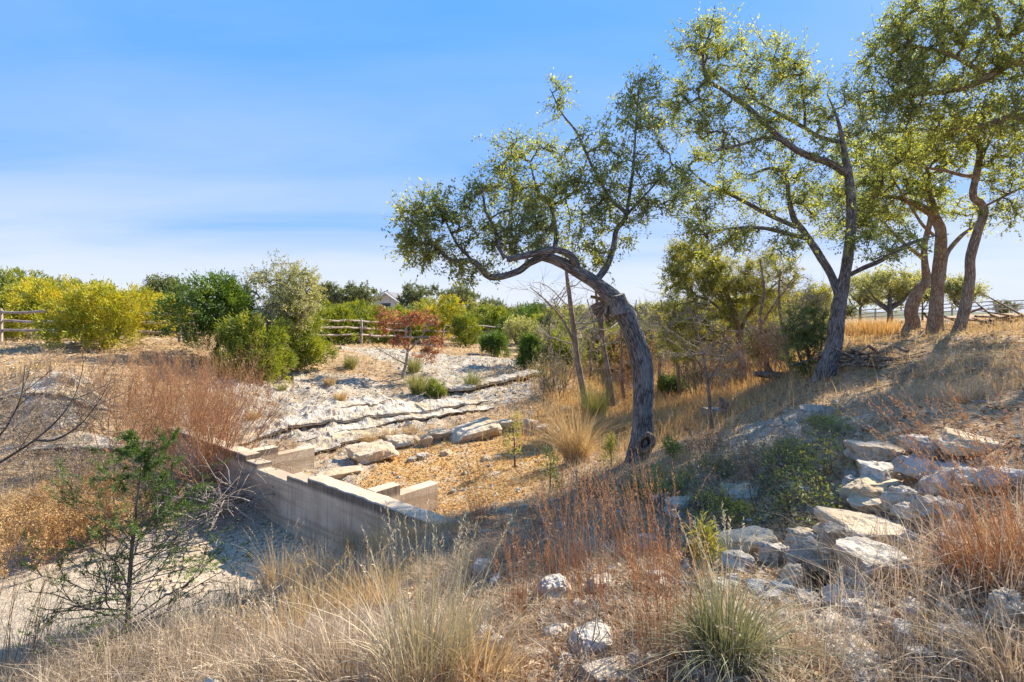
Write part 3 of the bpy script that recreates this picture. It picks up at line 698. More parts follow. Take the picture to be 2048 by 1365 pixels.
# ------------------------------------------------------------------ limestone ledges of the far bank
def ledge(pix, label, thick, seed, inn=.9):
    pts = np.array([G(*p) for p in pix]); tt = np.linspace(0, 1, len(pts)); pts[:, 0] = np.polyval(np.polyfit(tt, pts[:, 0], 2), tt); pts[:, 1] = np.polyval(np.polyfit(tt, pts[:, 1], 2), tt); P_, _ = resample(pts, np.zeros(len(pts)), .035); K = len(P_)
    T = nrm(np.gradient(P_ * np.array([1, 1, 0]), axis=0)); I = np.stack([-T[:, 1], T[:, 0], 0 * T[:, 0]], 1)
    hz = H(P_[:, 0], P_[:, 1]); kk = np.ones(31) / 31; P_[:, 2] = np.convolve(np.pad(hz, 15, 'edge'), kk, 'valid')
    # the lip breaks off in angular blocks: block ends along the path, each set in or out
    rg = np.random.default_rng(seed); ln = np.concatenate([[0], np.cumsum(np.linalg.norm(np.diff(P_, axis=0), axis=1))]); cut = np.cumsum(rg.uniform(.3, 1.4, 80)); bi = np.searchsorted(cut, ln)
    off = rg.normal(size=100) * .035; slope = rg.normal(size=100) * .07; e = off[bi] + slope[bi] * (ln - np.concatenate([[0], cut])[bi]); drop = rg.uniform(.88, 1.08, 100)[bi]
    taper = np.clip(np.minimum(np.arange(K), K - 1 - np.arange(K)) / 30, .05, 1); th = thick * taper * drop
    rows = []; CS = [(.26, -.35, .3), (.24, .05, .4), (.20, .22, .5), (.14, .34, .7), (.04, .42, 1), (.0, .5, 1), (-.01, .62, 1), (.02, .72, 1), (-.01, .84, 1), (.02, .95, 1), (.07, 1.0, .9), (.13, 1.03, .8), (.2, 1.03, .6), (.28, 1.0, .5), (.32 + .1 * inn, .92, .5), (.32 + .22 * inn, .8, .4), (.32 + .34 * inn, .62, .3), (.32 + .48 * inn, .35, .2), (.32 + .75 * inn, -.4, 0)]
    for (inw, up, nz_) in CS:
        q = P_ + I * (inw * (.35 + .65 * taper) + e * nz_)[:, None]
        bz = np.where(inw > .3, H(q[:, 0], q[:, 1]), P_[:, 2] + (H(q[:, 0], q[:, 1]) - P_[:, 2]) * .5)
        q[:, 2] = bz + up * th
        q += (fbm(q * np.array([9, 9, 14]) + seed, 4, seed + 6, .65) * .016 * taper)[:, None] * np.array([.5, -.6, .8])
        rows.append(q)
    V = np.stack(rows, 1); id_ = np.arange(V.shape[0] * V.shape[1]).reshape(V.shape[:2])
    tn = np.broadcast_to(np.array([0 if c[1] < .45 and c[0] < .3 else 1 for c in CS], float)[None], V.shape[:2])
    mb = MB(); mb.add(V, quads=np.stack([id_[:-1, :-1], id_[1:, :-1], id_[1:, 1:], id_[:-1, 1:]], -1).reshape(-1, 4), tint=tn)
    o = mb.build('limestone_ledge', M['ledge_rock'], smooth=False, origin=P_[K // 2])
    return tag(o, label, 'rock ledge', 'limestone ledges along the far bank')
ledge([(560, 846), (640, 834), (710, 820), (790, 809), (815, 800)], 'upper white limestone ledge left of the grass tuft, with an undercut lip', .15, 11)
ledge([(818, 797), (900, 789), (960, 780), (1010, 771), (1070, 759), (1115, 752)], 'upper white limestone ledge running right from below the drooping grass tuft', .20, 12)
ledge([(455, 896), (558, 873), (662, 860), (787, 838), (873, 820), (995, 803)], 'long middle limestone ledge with ochre undercut above the dam', .17, 13)
ledge([(560, 920), (634, 908), (700, 896), (760, 880), (850, 862)], 'lowest limestone ledge behind the flat creek slabs', .13, 14)
ledge([(500, 872), (600, 855), (700, 838), (800, 818), (880, 804)], 'thin limestone ledge between the upper and the long middle ledge', .11, 17, .5)
ledge([(600, 884), (700, 868), (800, 848), (900, 830), (1000, 815)], 'thin limestone ledge just below the long middle one', .10, 18, .5)
ledge([(0, 798), (60, 792), (120, 800), (180, 812), (240, 830)], 'eroded limestone ledge on the far bank left of the orange twig shrub', .13, 15, .4)
ledge([(10, 905), (90, 915), (170, 905), (250, 898), (330, 893)], 'low dark limestone ledge behind the grey bare shrubs at left', .11, 16, .4)

# creek slabs
SG = 'flat slabs along the creek edge'
rock(737, 925, 91, 32, 'large wedge shaped tan slab at the left end of the creek slab row', 'slab_rock', .8, 1, (.12, -.12, .5), 6, .2, SG, low=.1, cuts=5)
rock(798, 897, 56, 21, 'square tan slab second from the left in the creek slab row', 'slab_rock', .9, 2, (.1, -.05, .3), 7, .2, SG, low=.08)
rock(829, 888, 20, 14, 'small ochre block wedged between creek slabs', 'slab_rock', 1, 3, (0, .1, .4), 6, .3, SG)
rock(848, 893, 24, 26, 'narrow tan slab tipped on end among creek slabs', 'slab_rock', .8, 4, (.2, .35, .2), 6, .2, SG)
rock(876, 880, 40, 18, 'short broken slab left of the longest creek slab', 'slab_rock', 1, 5, (.1, -.1, .5), 6, .2, SG)
rock(938, 880, 112, 28, 'longest flat tan slab in the creek slab row', 'slab_rock', .75, 6, (.08, -.14, .45), 6, .2, SG, low=.09)
rock(1000, 862, 48, 18, 'thin slab at the right end of the creek slab row', 'slab_rock', .8, 7, (.05, -.1, .3), 6, .2, SG)
rock(1062, 866, 28, 26, 'upright grey boulder by the leaf litter beyond the creek slabs', 'limestone', .8, 8, (0, .2, .3), 5, .2, SG)
rock(1085, 868, 34, 18, 'low pale boulder right of the upright grey one', 'limestone', .8, 9, (0, -.1, .2), 5, .2, SG)
rock(672, 958, 84, 14, 'flat pale slab lying in the bed just behind the dam', 'slab_rock', .6, 10, (.02, -.02, .5), 6, .5, SG, low=.08)
rock(845, 921, 26, 13, 'white stone in the creek bed below the slab row', 'limestone', .8, 41, (0, 0, .4), 4, .3)
rock(892, 912, 22, 11, 'round tan stone in the creek bed below the longest slab', 'slab_rock', .9, 42, (0, 0, 1), 3, .3)
rock(905, 987, 12, 8, 'lone grey stone on the orange gravel', 'limestone', .9, 43, (0, 0, .4), 3, .3)
rock(972, 922, 24, 9, 'flat pale stone at the right of the creek bed', 'slab_rock', .9, 44, (0, 0, .4), 4, .3)
rock(820, 925, 18, 9, 'small pale stone near the wedge shaped slab', 'limestone', .9, 45, (0, 0, .9), 4, .3)

# rock stack at the right
RG = 'stacked limestone rocks on the right slope'
for a in [
    (1775, 925, 105, 34, 'grey flat rock at the top left of the rock stack', 'limestone', .8, 51, (.05, .04, .1), 5),
    (1780, 968, 100, 34, 'white pitted slab second from the top of the rock stack', 'limestone', .8, 52, (.05, -.03, 0), 6),
    (1772, 1003, 112, 38, 'thick tan slab with an ochre face in the middle of the stack', 'slab_rock', .8, 53, (.05, .04, .05), 8),
    (1765, 1024, 96, 22, 'thin tan slab right under the thick ochre faced slab', 'slab_rock', .8, 54, (.0, .02, .0), 7),
    (1818, 1022, 62, 44, 'rounded white boulder beside the thin tan slab', 'limestone', .8, 55, (.1, .1, .4), 4),
    (1840, 1040, 66, 28, 'small dark mottled rock right of the widest slab', 'limestone', .8, 56, (.1, .15, .4), 5),
    (1772, 1098, 165, 52, 'widest lichen covered slab jutting from the front of the stack', 'slab_rock', .75, 57, (.12, .05, .1), 7),
    (1870, 962, 96, 40, 'grey block to the right of the white pitted slab', 'limestone', .8, 58, (.05, .05, .3), 6),
    (1925, 978, 130, 42, 'long pale flat rock behind the red grass', 'limestone', .6, 59, (.12, -.1, .25), 5),
    (2020, 975, 110, 40, 'pale flat rock at the right edge behind red grass', 'limestone', .6, 60, (.12, .04, .1), 5),
    (1958, 906, 130, 34, 'tan slab propped over a dark gap at upper right', 'slab_rock', .6, 61, (.1, .16, -.1), 8),
    (1852, 900, 56, 26, 'small white rock above the grey block', 'limestone', .9, 62, (0, 0, .2), 5),
    (1890, 925, 70, 46, 'brown grey boulder under the propped slab', 'limestone', .8, 63, (.2, 0, .2), 4),
    (1890, 1056, 80, 58, 'brown faced boulder beside the bare soil pocket', 'limestone', .8, 64, (.1, .12, .4), 5),
    (1925, 1090, 50, 44, 'small round pale boulder at the edge of the red grass', 'limestone', .8, 65, (0, .3, .3), 4),
    (1910, 1132, 50, 56, 'pale broken rock standing in the soil pocket', 'limestone', .8, 66, (.1, .3, .3), 5),
    (1765, 1172, 140, 70, 'pitted grey boulder under the widest slab', 'limestone', .8, 67, (.1, .05, .2), 6),
    (1680, 1138, 64, 98, 'upright pointed grey boulder left of the widest slab', 'limestone', .8, 68, (.1, -.1, .2), 3),
    (1640, 1140, 105, 48, 'dark grey rock leaning against the upright pointed boulder', 'limestone', .6, 69, (.2, .42, -.1), 5),
    (1625, 1105, 72, 36, 'low grey rock behind the leaning dark rock', 'limestone', .8, 70, (.1, .1, .3), 5),
    (1592, 1175, 50, 42, 'round cream boulder at the foot of the leaning dark rock', 'slab_rock', .9, 71, (0, 0, .3), 3.2),
    (1490, 1118, 140, 44, 'long cream slab lying left of the dark leaning rock', 'slab_rock', .5, 72, (.1, -.2, .12), 4),
    (1480, 1140, 60, 26, 'small cream rock tucked under the long cream slab', 'limestone', .8, 73, (0, .1, .3), 5),
    (1560, 1130, 60, 40, 'small grey rock at the right end of the long cream slab', 'limestone', .8, 74, (0, .1, .3), 5),
    (1710, 1000, 40, 46, 'grey weathered block at the left foot of the stack', 'limestone', .8, 75, (0, .1, .3), 5),
    (2040, 1250, 80, 60, 'pale rock half buried at the right edge below the red grass', 'limestone', .8, 76, (0, .1, .3), 4),
    (1500, 1000, 84, 18, 'flat grey rock among green undergrowth', 'limestone', .7, 77, (.05, -.15, .2), 5),
    (1465, 985, 46, 14, 'small flat rock left in the green undergrowth', 'limestone', .8, 78, (.05, 0, .2), 5),
    (1370, 1030, 60, 30, 'grey boulder beside the red grass in the middle of the slope', 'limestone', .8, 79, (.05, 0, .2), 4),
    (1320, 1010, 36, 22, 'white stone below the curved oak', 'limestone', .8, 80, (.05, 0, .2), 4),
    (1115, 1200, 70, 42, 'white speckled boulder behind red grass stems', 'limestone', .8, 81, (.05, 0, .2), 4),
    (1210, 1190, 60, 30, 'low white rock right of the speckled boulder', 'limestone', .8, 82, (.05, 0, .2), 4),
    (965, 1160, 46, 34, 'pale grey rock at the foot of the tan grass slope', 'limestone', .8, 83, (.05, 0, .2), 4),
    (1180, 1320, 90, 44, 'pale flat topped rock near the bottom centre', 'limestone', .8, 84, (.05, 0, .2), 5),
    (1220, 1368, 130, 22, 'low white rock at the bottom edge of the frame', 'limestone', .6, 85, (.05, 0, .1), 5),
    (1090, 1125, 24, 22, 'small angular cream stone on the leaf litter', 'slab_rock', .8, 86, (.3, .2, .2), 5),
    (1300, 1100, 50, 24, 'half buried white rock left of the long cream slab', 'limestone', .8, 87, (0, .1, .2), 5),
    (1590, 1000, 60, 30, 'grey rock hidden under dark undergrowth left of the stack', 'limestone', .8, 88, (0, .1, .2), 5),
    (1630, 835, 44, 26, 'white rock on the slope below the forked oak', 'limestone', .8, 89, (0, .1, .2), 5),
    (1430, 830, 40, 14, 'flat rock by the broken stump', 'limestone', .8, 90, (0, .1, .2), 5),
]:
    rock(*a[:5], mat=a[5], deep=a[6], seed=a[7], tilt=a[8], e=a[9], group=RG, sink=.3)

rr_ = np.random.default_rng(55); mb = MB()
for k in range(150):
    if k < 90: px, py = rr_.uniform(1420, 1960), rr_.uniform(930, 1330)
    else: px, py = rr_.uniform(930, 1650), rr_.uniform(1000, 1350)
    s_ = rr_.uniform(.4, 1.15); rock_mesh(mb, (.13 * s_, .10 * s_, .07 * s_), 900 + k, 5, 6, 5, low=.15, hi=.1, off=G(px, py) + np.array([0, 0, .006]), rz=rr_.uniform(0, 6))
tag(mb.build('limestone_rubble', M['limestone'], smooth=False), 'small limestone rubble strewn between grass and rocks on the slope', 'rubble', kind='stuff')
# knobbly outcrop running down to the bottom edge
oc = thing('limestone_outcrop', 'knobbly white limestone outcrop running down to the bottom edge', 'rock outcrop', tuple(G(1730, 1260)))
rng = np.random.default_rng(4)
for i, t in enumerate(np.linspace(0, 1, 15)):
    px = 1735 - 40 * math.sin(t * 3) + rng.normal() * 18; py = 1170 + 190 * t; g_ = G(px, py); s = rng.uniform(.14, .25)
    mb = MB(); rock_mesh(mb, (s * 1.25, s, s * .55), 300 + i, 2.8, 12, 4, low=.25, hi=.22, off=g_ + np.array([0, 0, -.01]) - np.array(oc.location), rz=rng.uniform(0, 3))
    o = mb.build('rock_lump', M['limestone'], oc, smooth=False)

# ------------------------------------------------------------------ split rail fences
def fence(label, pts, heights, posts_at, seed, h=1.1):
    rng = np.random.default_rng(seed); f = thing('split_rail_fence', label, 'fence', (pts[0][0], pts[0][1], float(H(*pts[0]))))
    org = np.array(f.location); P_ = []
    for (a, b_) in zip(pts[:-1], pts[1:]):
        L = math.dist(a, b_); k = max(1, round(L / 3.0))
        for i in range(k): P_.append((a[0] + (b_[0] - a[0]) * i / k, a[1] + (b_[1] - a[1]) * i / k))
    P_.append(pts[-1]); Z = [float(H(*p)) for p in P_]
    for (x, y), z in zip(P_, Z):
        mb = MB(); q = np.array([[0, 0, -.3], [0, 0, .4], [.01, 0, .9], [rng.normal() * .02, 0, h + .12]]) + np.array([x, y, z]) - org
        tubes(mb, q, np.array([.075, .07, .068, .06]), 8, cap=True); mb.build('post', M['fence_wood'], f)
    for i in range(len(P_) - 1):
        for k, hh in enumerate((.38, .70, 1.0)):
            a = np.array([*P_[i], Z[i] + hh * h]); b_ = np.array([*P_[i + 1], Z[i + 1] + hh * h]); d = nrm(b_ - a); a = a - d * .1; b_ = b_ + d * .1
            s = np.linspace(0, 1, 7)[:, None]; q = a + (b_ - a) * s + rng.normal(size=(7, 3)) * .018 - org
            mb = MB(); tubes(mb, q, .045 + .012 * rng.random(7), 7, cap=True); mb.build('rail', M['fence_wood'], f)
    return f
fence('weathered three rail wooden fence along the top of the far left bank', [(-27.5, 20.6), (-18.6, 20.0), (-12.2, 20.2), (-7.4, 27), (-2.4, 35), (3, 39), (9, 43)], None, None, 3)
fence('wooden rail fence across the rise at the far right', [(30, 56), (40, 50), (52, 45), (64, 40)], None, None, 4)

# ------------------------------------------------------------------ house on the rise behind the trees
hs = thing('house', 'pale house with dark metal gable roof mostly hidden behind the far oaks', 'house', (-16.5, 72, float(H(-16.5, 72))))
z0 = float(H(-16.5, 72)); pk = EYE + 44 / F * 72 - z0
def hbox(mb, x0, x1, y0, y1, a, b_):
    v = [[x, y, z] for z in (a, b_) for y in (y0, y1) for x in (x0, x1)]
    mb.add(v, quads=[[0, 2, 3, 1], [4, 5, 7, 6], [0, 1, 5, 4], [2, 6, 7, 3], [0, 4, 6, 2], [1, 3, 7, 5]])
mb = MB(); hbox(mb, -3, 3, 0, 12, -.5, pk - 2.2); mb.add([[-3, 0, pk - 2.2], [3, 0, pk - 2.2], [0, 0, pk - .1]], tris=[[0, 1, 2]]); mb.add([[-3, 12, pk - 2.2], [3, 12, pk - 2.2], [0, 12, pk - .1]], tris=[[0, 2, 1]])
mb.build('wall', M['house_wall'], hs, False)
def roof_plane(a, b_, c, d, seams, par, name='roof'):
    a, b_, c, d = map(np.array, (a, b_, c, d)); n = nrm(np.cross(b_ - a, d - a)) * .12; mb = MB()
    mb.add(np.vstack([a, b_, c, d, a - n, b_ - n, c - n, d - n]), quads=[[0, 1, 2, 3], [4, 7, 6, 5], [0, 4, 5, 1], [1, 5, 6, 2], [2, 6, 7, 3], [3, 7, 4, 0]])
    r = mb.build(name, M['roof_metal'], par, False)
    mb = MB()
    for i in range(seams + 1):
        t = i / seams; tubes(mb, np.array([a + (b_ - a) * t + n * .1, d + (c - d) * t + n * .1]), np.array([.035, .035]), 4)
    mb.build('seams', M['roof_metal'], r, False)['kind'] = 'stuff'; return r
roof_plane([-3.5, -.5, pk - 2.5], [-3.5, 12.5, pk - 2.5], [0, 12.5, pk], [0, -.5, pk], 16, hs)
roof_plane([3.5, 12.5, pk - 2.5], [3.5, -.5, pk - 2.5], [0, -.5, pk], [0, 12.5, pk], 16, hs)
for s in (-1, 1):
    mb = MB(); tubes(mb, np.array([[s * 3.5, -.55, pk - 2.6], [0, -.55, pk - .1]]), np.array([.13, .13]), 4); mb.build('gable_trim', M['house_trim'], hs, False)
mb = MB(); tubes(mb, np.array([[-1.2, 6, pk - 1], [-1.2, 6, pk + .5]]), np.array([.12, .12]), 8, cap=True); mb.build('vent_pipe', M['roof_metal'], hs)
mb = MB(); hbox(mb, -.6, .6, -.06, .02, pk - 2.6, pk - 1.5); w = mb.build('window', M['glass_dark'], hs, False)
wg = thing('outbuilding', 'low building with a brown seamed metal roof behind the left oak', 'building', (-23.5, 62, float(H(-23.5, 62))))
z1 = float(H(-23.5, 62)); e0 = EYE + 3 / F * 62 - z1; e1 = EYE + 40 / F * 62 - z1
mb = MB(); hbox(mb, -4, 3.6, .3, 8, -.5, e0 - .05); mb.build('wall', M['house_wall'], wg, False)
roof_plane([-4.4, 0, e0], [4.0, 0, e0], [3.0, 4.2, e1], [-3.0, 4.2, e1], 18, wg)
roof_plane([4.0, 8.4, e0], [-4.4, 8.4, e0], [-3.0, 4.2, e1], [3.0, 4.2, e1], 18, wg)

# ------------------------------------------------------------------ the leaning oak
hero = oak('live_oak', 'dark barked oak with a trunk bent to the left and a sawn limb stub', 8.5, [
    [(1274, 965, 27), (1275, 930, 26), (1283, 880, 24), (1286, 830, 22), (1287, 780, 22), (1284, 730, 23), (1271, 680, 24), (1251, 632, 23), (1226, 597, 20), (1190, 566, 15), (1150, 541, 13), (1115, 522, 12), (1085, 513, 11)],
    [(1085, 513, 11), (1060, 526, 9, -.1), (1032, 545, 9, -.2), (980, 554, 8, -.3), (947, 523, 6.5, -.4), (903, 521, 5, -.5), (867, 487, 4, -.5), (837, 450, 3, -.5)],
    [(1188, 567, 9), (1206, 545, 10, .1), (1216, 528, 9, .15), (1228, 490, 8, .2), (1233, 460, 7, .3), (1253, 430, 6, .3), (1221, 398, 5, .3), (1185, 334, 4, .2), (1153, 265, 3, .1), (1125, 229, 2.2), (1100, 178, 1.2)],
    [(1253, 430, 5, .3), (1266, 340, 4, .5), (1274, 220, 2.5, .5), (1282, 155, 1.2, .5)], [(1255, 428, 4, .3), (1280, 402, 3.5, .2), (1316, 362, 2.5, .1), (1345, 330, 1.5)],
    [(1155, 543, 11), (1148, 520, 11, -.1), (1130, 505, 9, -.2), (1100, 500, 8, -.3), (1050, 512, 8, -.35), (1014, 519, 7, -.4)],
    [(1100, 516, 7), (1112, 479, 6, .3), (1102, 414, 5, .5), (1075, 380, 4, .6), (1060, 325, 2, .6)],
    [(1010, 518, 5, -.4), (1000, 500, 5, -.4), (990, 460, 4, -.3), (971, 422, 3.5, -.3), (967, 395, 3, -.3), (961, 376, 3, -.3)],
    [(947, 523, 4, -.4), (915, 490, 3.5, -.2), (890, 440, 3), (870, 410, 1.5)], [(1100, 414, 4, .5), (1150, 380, 3, .8), (1180, 300, 1.6, .9)]],
    [(880, 470, 75, 65, 40, -.4), (850, 425, 55, 40, 20, -.4), (830, 505, 45, 40, 16, -.5), (1000, 430, 80, 75, 40, 0), (1070, 345, 95, 75, 50, .4), (1040, 470, 90, 50, 34, 0),
     (1170, 320, 55, 75, 22, .2), (1268, 290, 65, 110, 46, .4), (1285, 195, 32, 45, 10, .4), (1110, 205, 22, 40, 7), (1240, 415, 90, 55, 34, .3), (1190, 490, 80, 50, 24, .5), (1335, 380, 45, 55, 16), (1140, 420, 100, 60, 36, .3), (950, 545, 60, 30, 12, -.4), (1010, 300, 40, 35, 8, .3)],
    101, nl=11, ll=.058, lw=.026, twig='twig_dark', spray=.19, subs=4, density=1.35, tw=.005, leafx=1.05, rs=.93)
def on_hero(px, py, dy=0): return PT(px, py, 8.5 + dy) - np.array(hero.location)
mb = MB(); a = on_hero(1240, 625, -.03); b_ = on_hero(1234, 590, -.07); tubes(mb, np.array([a, b_]), np.array([.17, .115]), 24)
st_ = mb.build('sawn_stub', M['bark'], hero)
mb = MB(); th = np.arange(24) * 2 * math.pi / 24; ax = nrm(b_ - a); u = nrm(np.cross(ax, [0, 1, 0])); v = np.cross(ax, u)
mb.add(np.vstack([b_ + .116 * (np.cos(th)[:, None] * u + np.sin(th)[:, None] * v) + ax * .002, b_ + ax * .012]), tris=np.stack([np.arange(24), (np.arange(24) + 1) % 24, np.full(24, 24)], 1))
c_ = mb.build('cut_face', M['cut_wood'], st_)
mb = MB(); out = []; rng = np.random.default_rng(5)
for k in range(16): grow(rng, on_hero(1218, 604, .1), nrm(np.array([-1.0, .2, -.55]) + rng.normal(size=3) * .22), .30, .05, 0, out, up=-.3, wig=.2)
tubes(mb, np.array([o[0] for o in out]), np.array([o[1] for o in out]), 6); mb.build('torn_limb', M['bark_warm'], hero)
mb = MB(); c0 = on_hero(1291, 886, -.20); th = np.arange(20) * 2 * math.pi / 20; ph = np.arange(10) * 2 * math.pi / 10
RR = .105 * (1 + .18 * np.sin(th * 2 + .5)); r2 = .042
V = np.stack([(RR[:, None] + r2 * np.cos(ph)) * np.cos(th)[:, None], -.8 * r2 * np.sin(ph)[None] * np.ones((20, 1)), (RR[:, None] * 1.2 + r2 * np.cos(ph)) * np.sin(th)[:, None]], -1) + c0
id_ = np.arange(200).reshape(20, 10); i2 = np.roll(id_, -1, 0); V += fbm(V * 20, 2, 3)[..., None] * .012
mb.add(V, quads=np.stack([id_, i2, np.roll(i2, -1, 1), np.roll(id_, -1, 1)], -1).reshape(-1, 4)); kn = mb.build('knot_collar', M['bark_warm'], hero)
mb = MB(); mb.add(np.vstack([c0 + np.stack([.10 * np.cos(th), 0 * th - .01, .12 * np.sin(th)], 1), c0 + [0, .05, 0]]), tris=np.stack([np.arange(20), (np.arange(20) + 1) % 20, np.full(20, 20)], 1)); mb.build('knot_hole', M['hollow'], kn)

# ------------------------------------------------------------------ right hand oaks
oak('live_oak', 'tall forked oak with long limbs reaching left, growing right of the bent oak', 10.5, [
    [(1636, 800, 27), (1648, 760, 21), (1660, 720, 17), (1669, 690, 15.5), (1674, 640, 14.5), (1680, 600, 14), (1692, 540, 10.5), (1702, 460, 9.5), (1702, 400, 9), (1697, 350, 8), (1690, 312, 6), (1682, 265, 4), (1672, 230, 2.5), (1655, 190, 1.2)],
    [(1678, 590, 11), (1662, 550, 9, .2), (1632, 500, 8.5, .3), (1606, 462, 8, .3), (1589, 440, 7, .3), (1578, 399, 6, .3), (1571, 352, 5, .2), (1542, 337, 4, .1), (1500, 350, 2)],
    [(1690, 345, 9), (1655, 325, 8, -.2), (1615, 311, 8, -.3), (1582, 293, 7, -.4), (1534, 253, 6.5, -.5), (1505, 223, 6, -.5), (1450, 183, 5, -.6), (1413, 157, 4, -.6), (1406, 110, 3, -.6), (1421, 62, 2, -.6), (1430, 12, 1, -.6)],
    [(1682, 285, 6), (1640, 275, 5.5, .3), (1615, 260, 5, .3), (1571, 234, 5, .4), (1542, 220, 4, .4), (1505, 195, 3, .4), (1480, 150, 1.5, .4)], [(1610, 256, 4, .3), (1609, 216, 3, .3), (1600, 160, 1.5, .2)],
    [(1593, 455, 6, .3), (1534, 428, 5.5, .5), (1472, 395, 4.5, .6), (1410, 366, 3, .6), (1380, 340, 1.5, .6)],
    [(1615, 478, 6, .3), (1564, 465, 5, 0), (1520, 456, 4.5, -.2), (1457, 458, 3, -.3), (1400, 470, 1.5, -.3)],
    [(1696, 552, 6), (1730, 535, 6, -.2), (1759, 523, 5.5, -.3), (1799, 498, 5, -.3), (1843, 479, 3, -.3), (1880, 470, 1.5, -.3)], [(1582, 293, 4, -.4), (1540, 275, 3.5, -.6), (1480, 290, 3, -.8), (1430, 300, 1.5, -.8)]],
    [(1395, 125, 60, 65, 26, -.5), (1420, 45, 28, 40, 9, -.6), (1495, 130, 85, 60, 34, 0), (1585, 135, 50, 50, 18, .2), (1385, 225, 55, 60, 26, -.5), (1470, 260, 85, 65, 34, -.6), (1560, 220, 80, 60, 30, .2), (1415, 345, 70, 50, 28, .4),
     (1520, 385, 95, 55, 34, .4), (1375, 420, 50, 45, 18, .4), (1440, 465, 75, 42, 26, -.2), (1655, 200, 55, 55, 22, .2), (1600, 325, 65, 50, 22, 0), (1650, 420, 55, 55, 20, .2), (1770, 490, 80, 35, 22, -.3), (1540, 480, 60, 35, 16, 0), (1720, 300, 50, 60, 16, .3)],
    202, bark='bark', nl=12, ll=.058, lw=.027, spray=.22, subs=4, density=1.4, tw=.0052, leafx=1.15)
OG = 'oaks grouped on the right rise'
oak('live_oak', 'leaning oak behind the middle trunk of the right hand oak group', 15.5, [
    [(1824, 668, 19), (1825, 645, 17), (1823, 618, 16), (1838, 580, 15), (1853, 562, 12), (1850, 530, 9), (1849, 490, 8), (1862, 430, 7), (1850, 390, 5), (1820, 350, 3)],
    [(1850, 520, 7), (1800, 480, 5), (1760, 440, 3.5), (1720, 420, 2)]],
    [(1790, 400, 90, 45, 40), (1740, 430, 60, 40, 26), (1830, 330, 80, 50, 34), (1720, 360, 60, 40, 30, .5), (1700, 450, 50, 40, 24), (1770, 450, 60, 30, 22), (1680, 400, 50, 40, 20)], 303, bark='bark_warm', nl=14, ll=.07, lw=.032, spray=.24, group=OG, density=1.35, tw=.006, rs=.72, leafx=1.1)
oak('live_oak', 'thick upright oak in the middle of the right hand group', 13.7, [
    [(1868, 690, 24), (1870, 668, 21), (1872, 620, 17), (1876, 560, 16), (1881, 500, 15), (1881, 462, 14), (1868, 432, 13), (1845, 415, 10), (1822, 405, 8), (1790, 395, 5), (1750, 390, 3)],
    [(1876, 447, 9), (1870, 415, 8), (1860, 388, 7), (1858, 350, 5), (1840, 320, 4), (1800, 290, 2)], [(1884, 560, 10), (1893, 510, 8, .3), (1920, 475, 7, .4), (1944, 455, 5, .4), (1975, 420, 3, .4)],
    [(1866, 470, 5), (1845, 450, 5, -.3), (1825, 420, 4, -.4), (1780, 350, 2, -.5)]],
    [(1800, 370, 95, 45, 40), (1770, 300, 90, 50, 36), (1870, 300, 80, 50, 34), (1850, 400, 60, 30, 16), (1740, 400, 55, 40, 20), (1930, 420, 50, 35, 14, .4), (1710, 330, 50, 50, 18)], 304, bark='bark_warm', nl=14, ll=.068, lw=.032, spray=.22, group=OG, density=1.35, tw=.006, rs=.72, leafx=1.1)
oak('live_oak', 'slender crooked oak on the right of the right hand group', 12.0, [
    [(1896, 705, 24), (1912, 675, 18), (1924, 640, 15), (1934, 600, 14), (1940, 555, 13), (1941, 515, 12), (1956, 462, 12), (1968, 425, 11), (1962, 408, 10), (1946, 392, 9), (1953, 350, 9), (1960, 310, 8), (1955, 285, 6), (1930, 260, 4), (1900, 230, 2)],
    [(1952, 352, 6), (1930, 352, 6), (1890, 342, 5), (1850, 335, 4), (1810, 320, 2)], [(1972, 412, 4), (2005, 395, 4), (2035, 380, 3.5), (2080, 360, 2)], [(1962, 320, 5), (1985, 270, 4), (2020, 220, 2)]],
    [(1880, 290, 90, 45, 36), (2010, 330, 60, 60, 30), (1990, 440, 45, 30, 10), (2060, 300, 60, 80, 26), (1950, 230, 80, 45, 30), (1830, 310, 60, 40, 22), (2050, 410, 50, 40, 14)], 305, bark='bark_warm', nl=14, ll=.066, lw=.03, spray=.22, group=OG, density=1.35, tw=.006, rs=.72, leafx=1.1)
oak('live_oak', 'oak overhanging the top right corner, its trunk outside the frame', 11.0, [
    [(2330, 760, 32), (2325, 640, 24), (2310, 480, 22), (2290, 340, 19), (2270, 240, 15), (2240, 120, 11), (2200, 0, 8), (2150, -90, 4)],
    [(2280, 270, 14), (2180, 190, 12), (2047, 125, 10), (1978, 154, 9), (1923, 176, 7), (1864, 187, 5), (1800, 190, 3)], [(2295, 360, 12), (2180, 290, 10), (2047, 236, 8), (1996, 243, 7), (1950, 255, 5), (1900, 260, 3)],
    [(2230, 90, 9), (2120, 30, 8), (2010, 73, 6), (1990, 30, 5), (1930, 10, 3)], [(2260, 200, 8), (2330, 60, 7), (2400, -40, 4)], [(1978, 154, 5), (1900, 110, 4), (1820, 90, 2)]],
    [(1840, 60, 95, 55, 60), (1950, 50, 95, 65, 66), (1775, 115, 50, 45, 26), (1900, 140, 110, 50, 66), (1795, 190, 75, 40, 36), (2020, 160, 60, 70, 40), (1950, 245, 100, 40, 44), (2130, 130, 90, 110, 34), (2260, 20, 120, 110, 26), (2380, 150, 110, 120, 22), (2100, -70, 150, 60, 30), (1860, 240, 80, 40, 30), (1780, 150, 70, 50, 30), (2030, 60, 70, 70, 40), (1760, 240, 60, 45, 24), (2030, 260, 60, 50, 26), (1880, 30, 80, 50, 30)],
    306, bark='bark_warm', nl=14, ll=.066, lw=.03, spray=.26, density=1.2, tw=.006, leafx=.95)

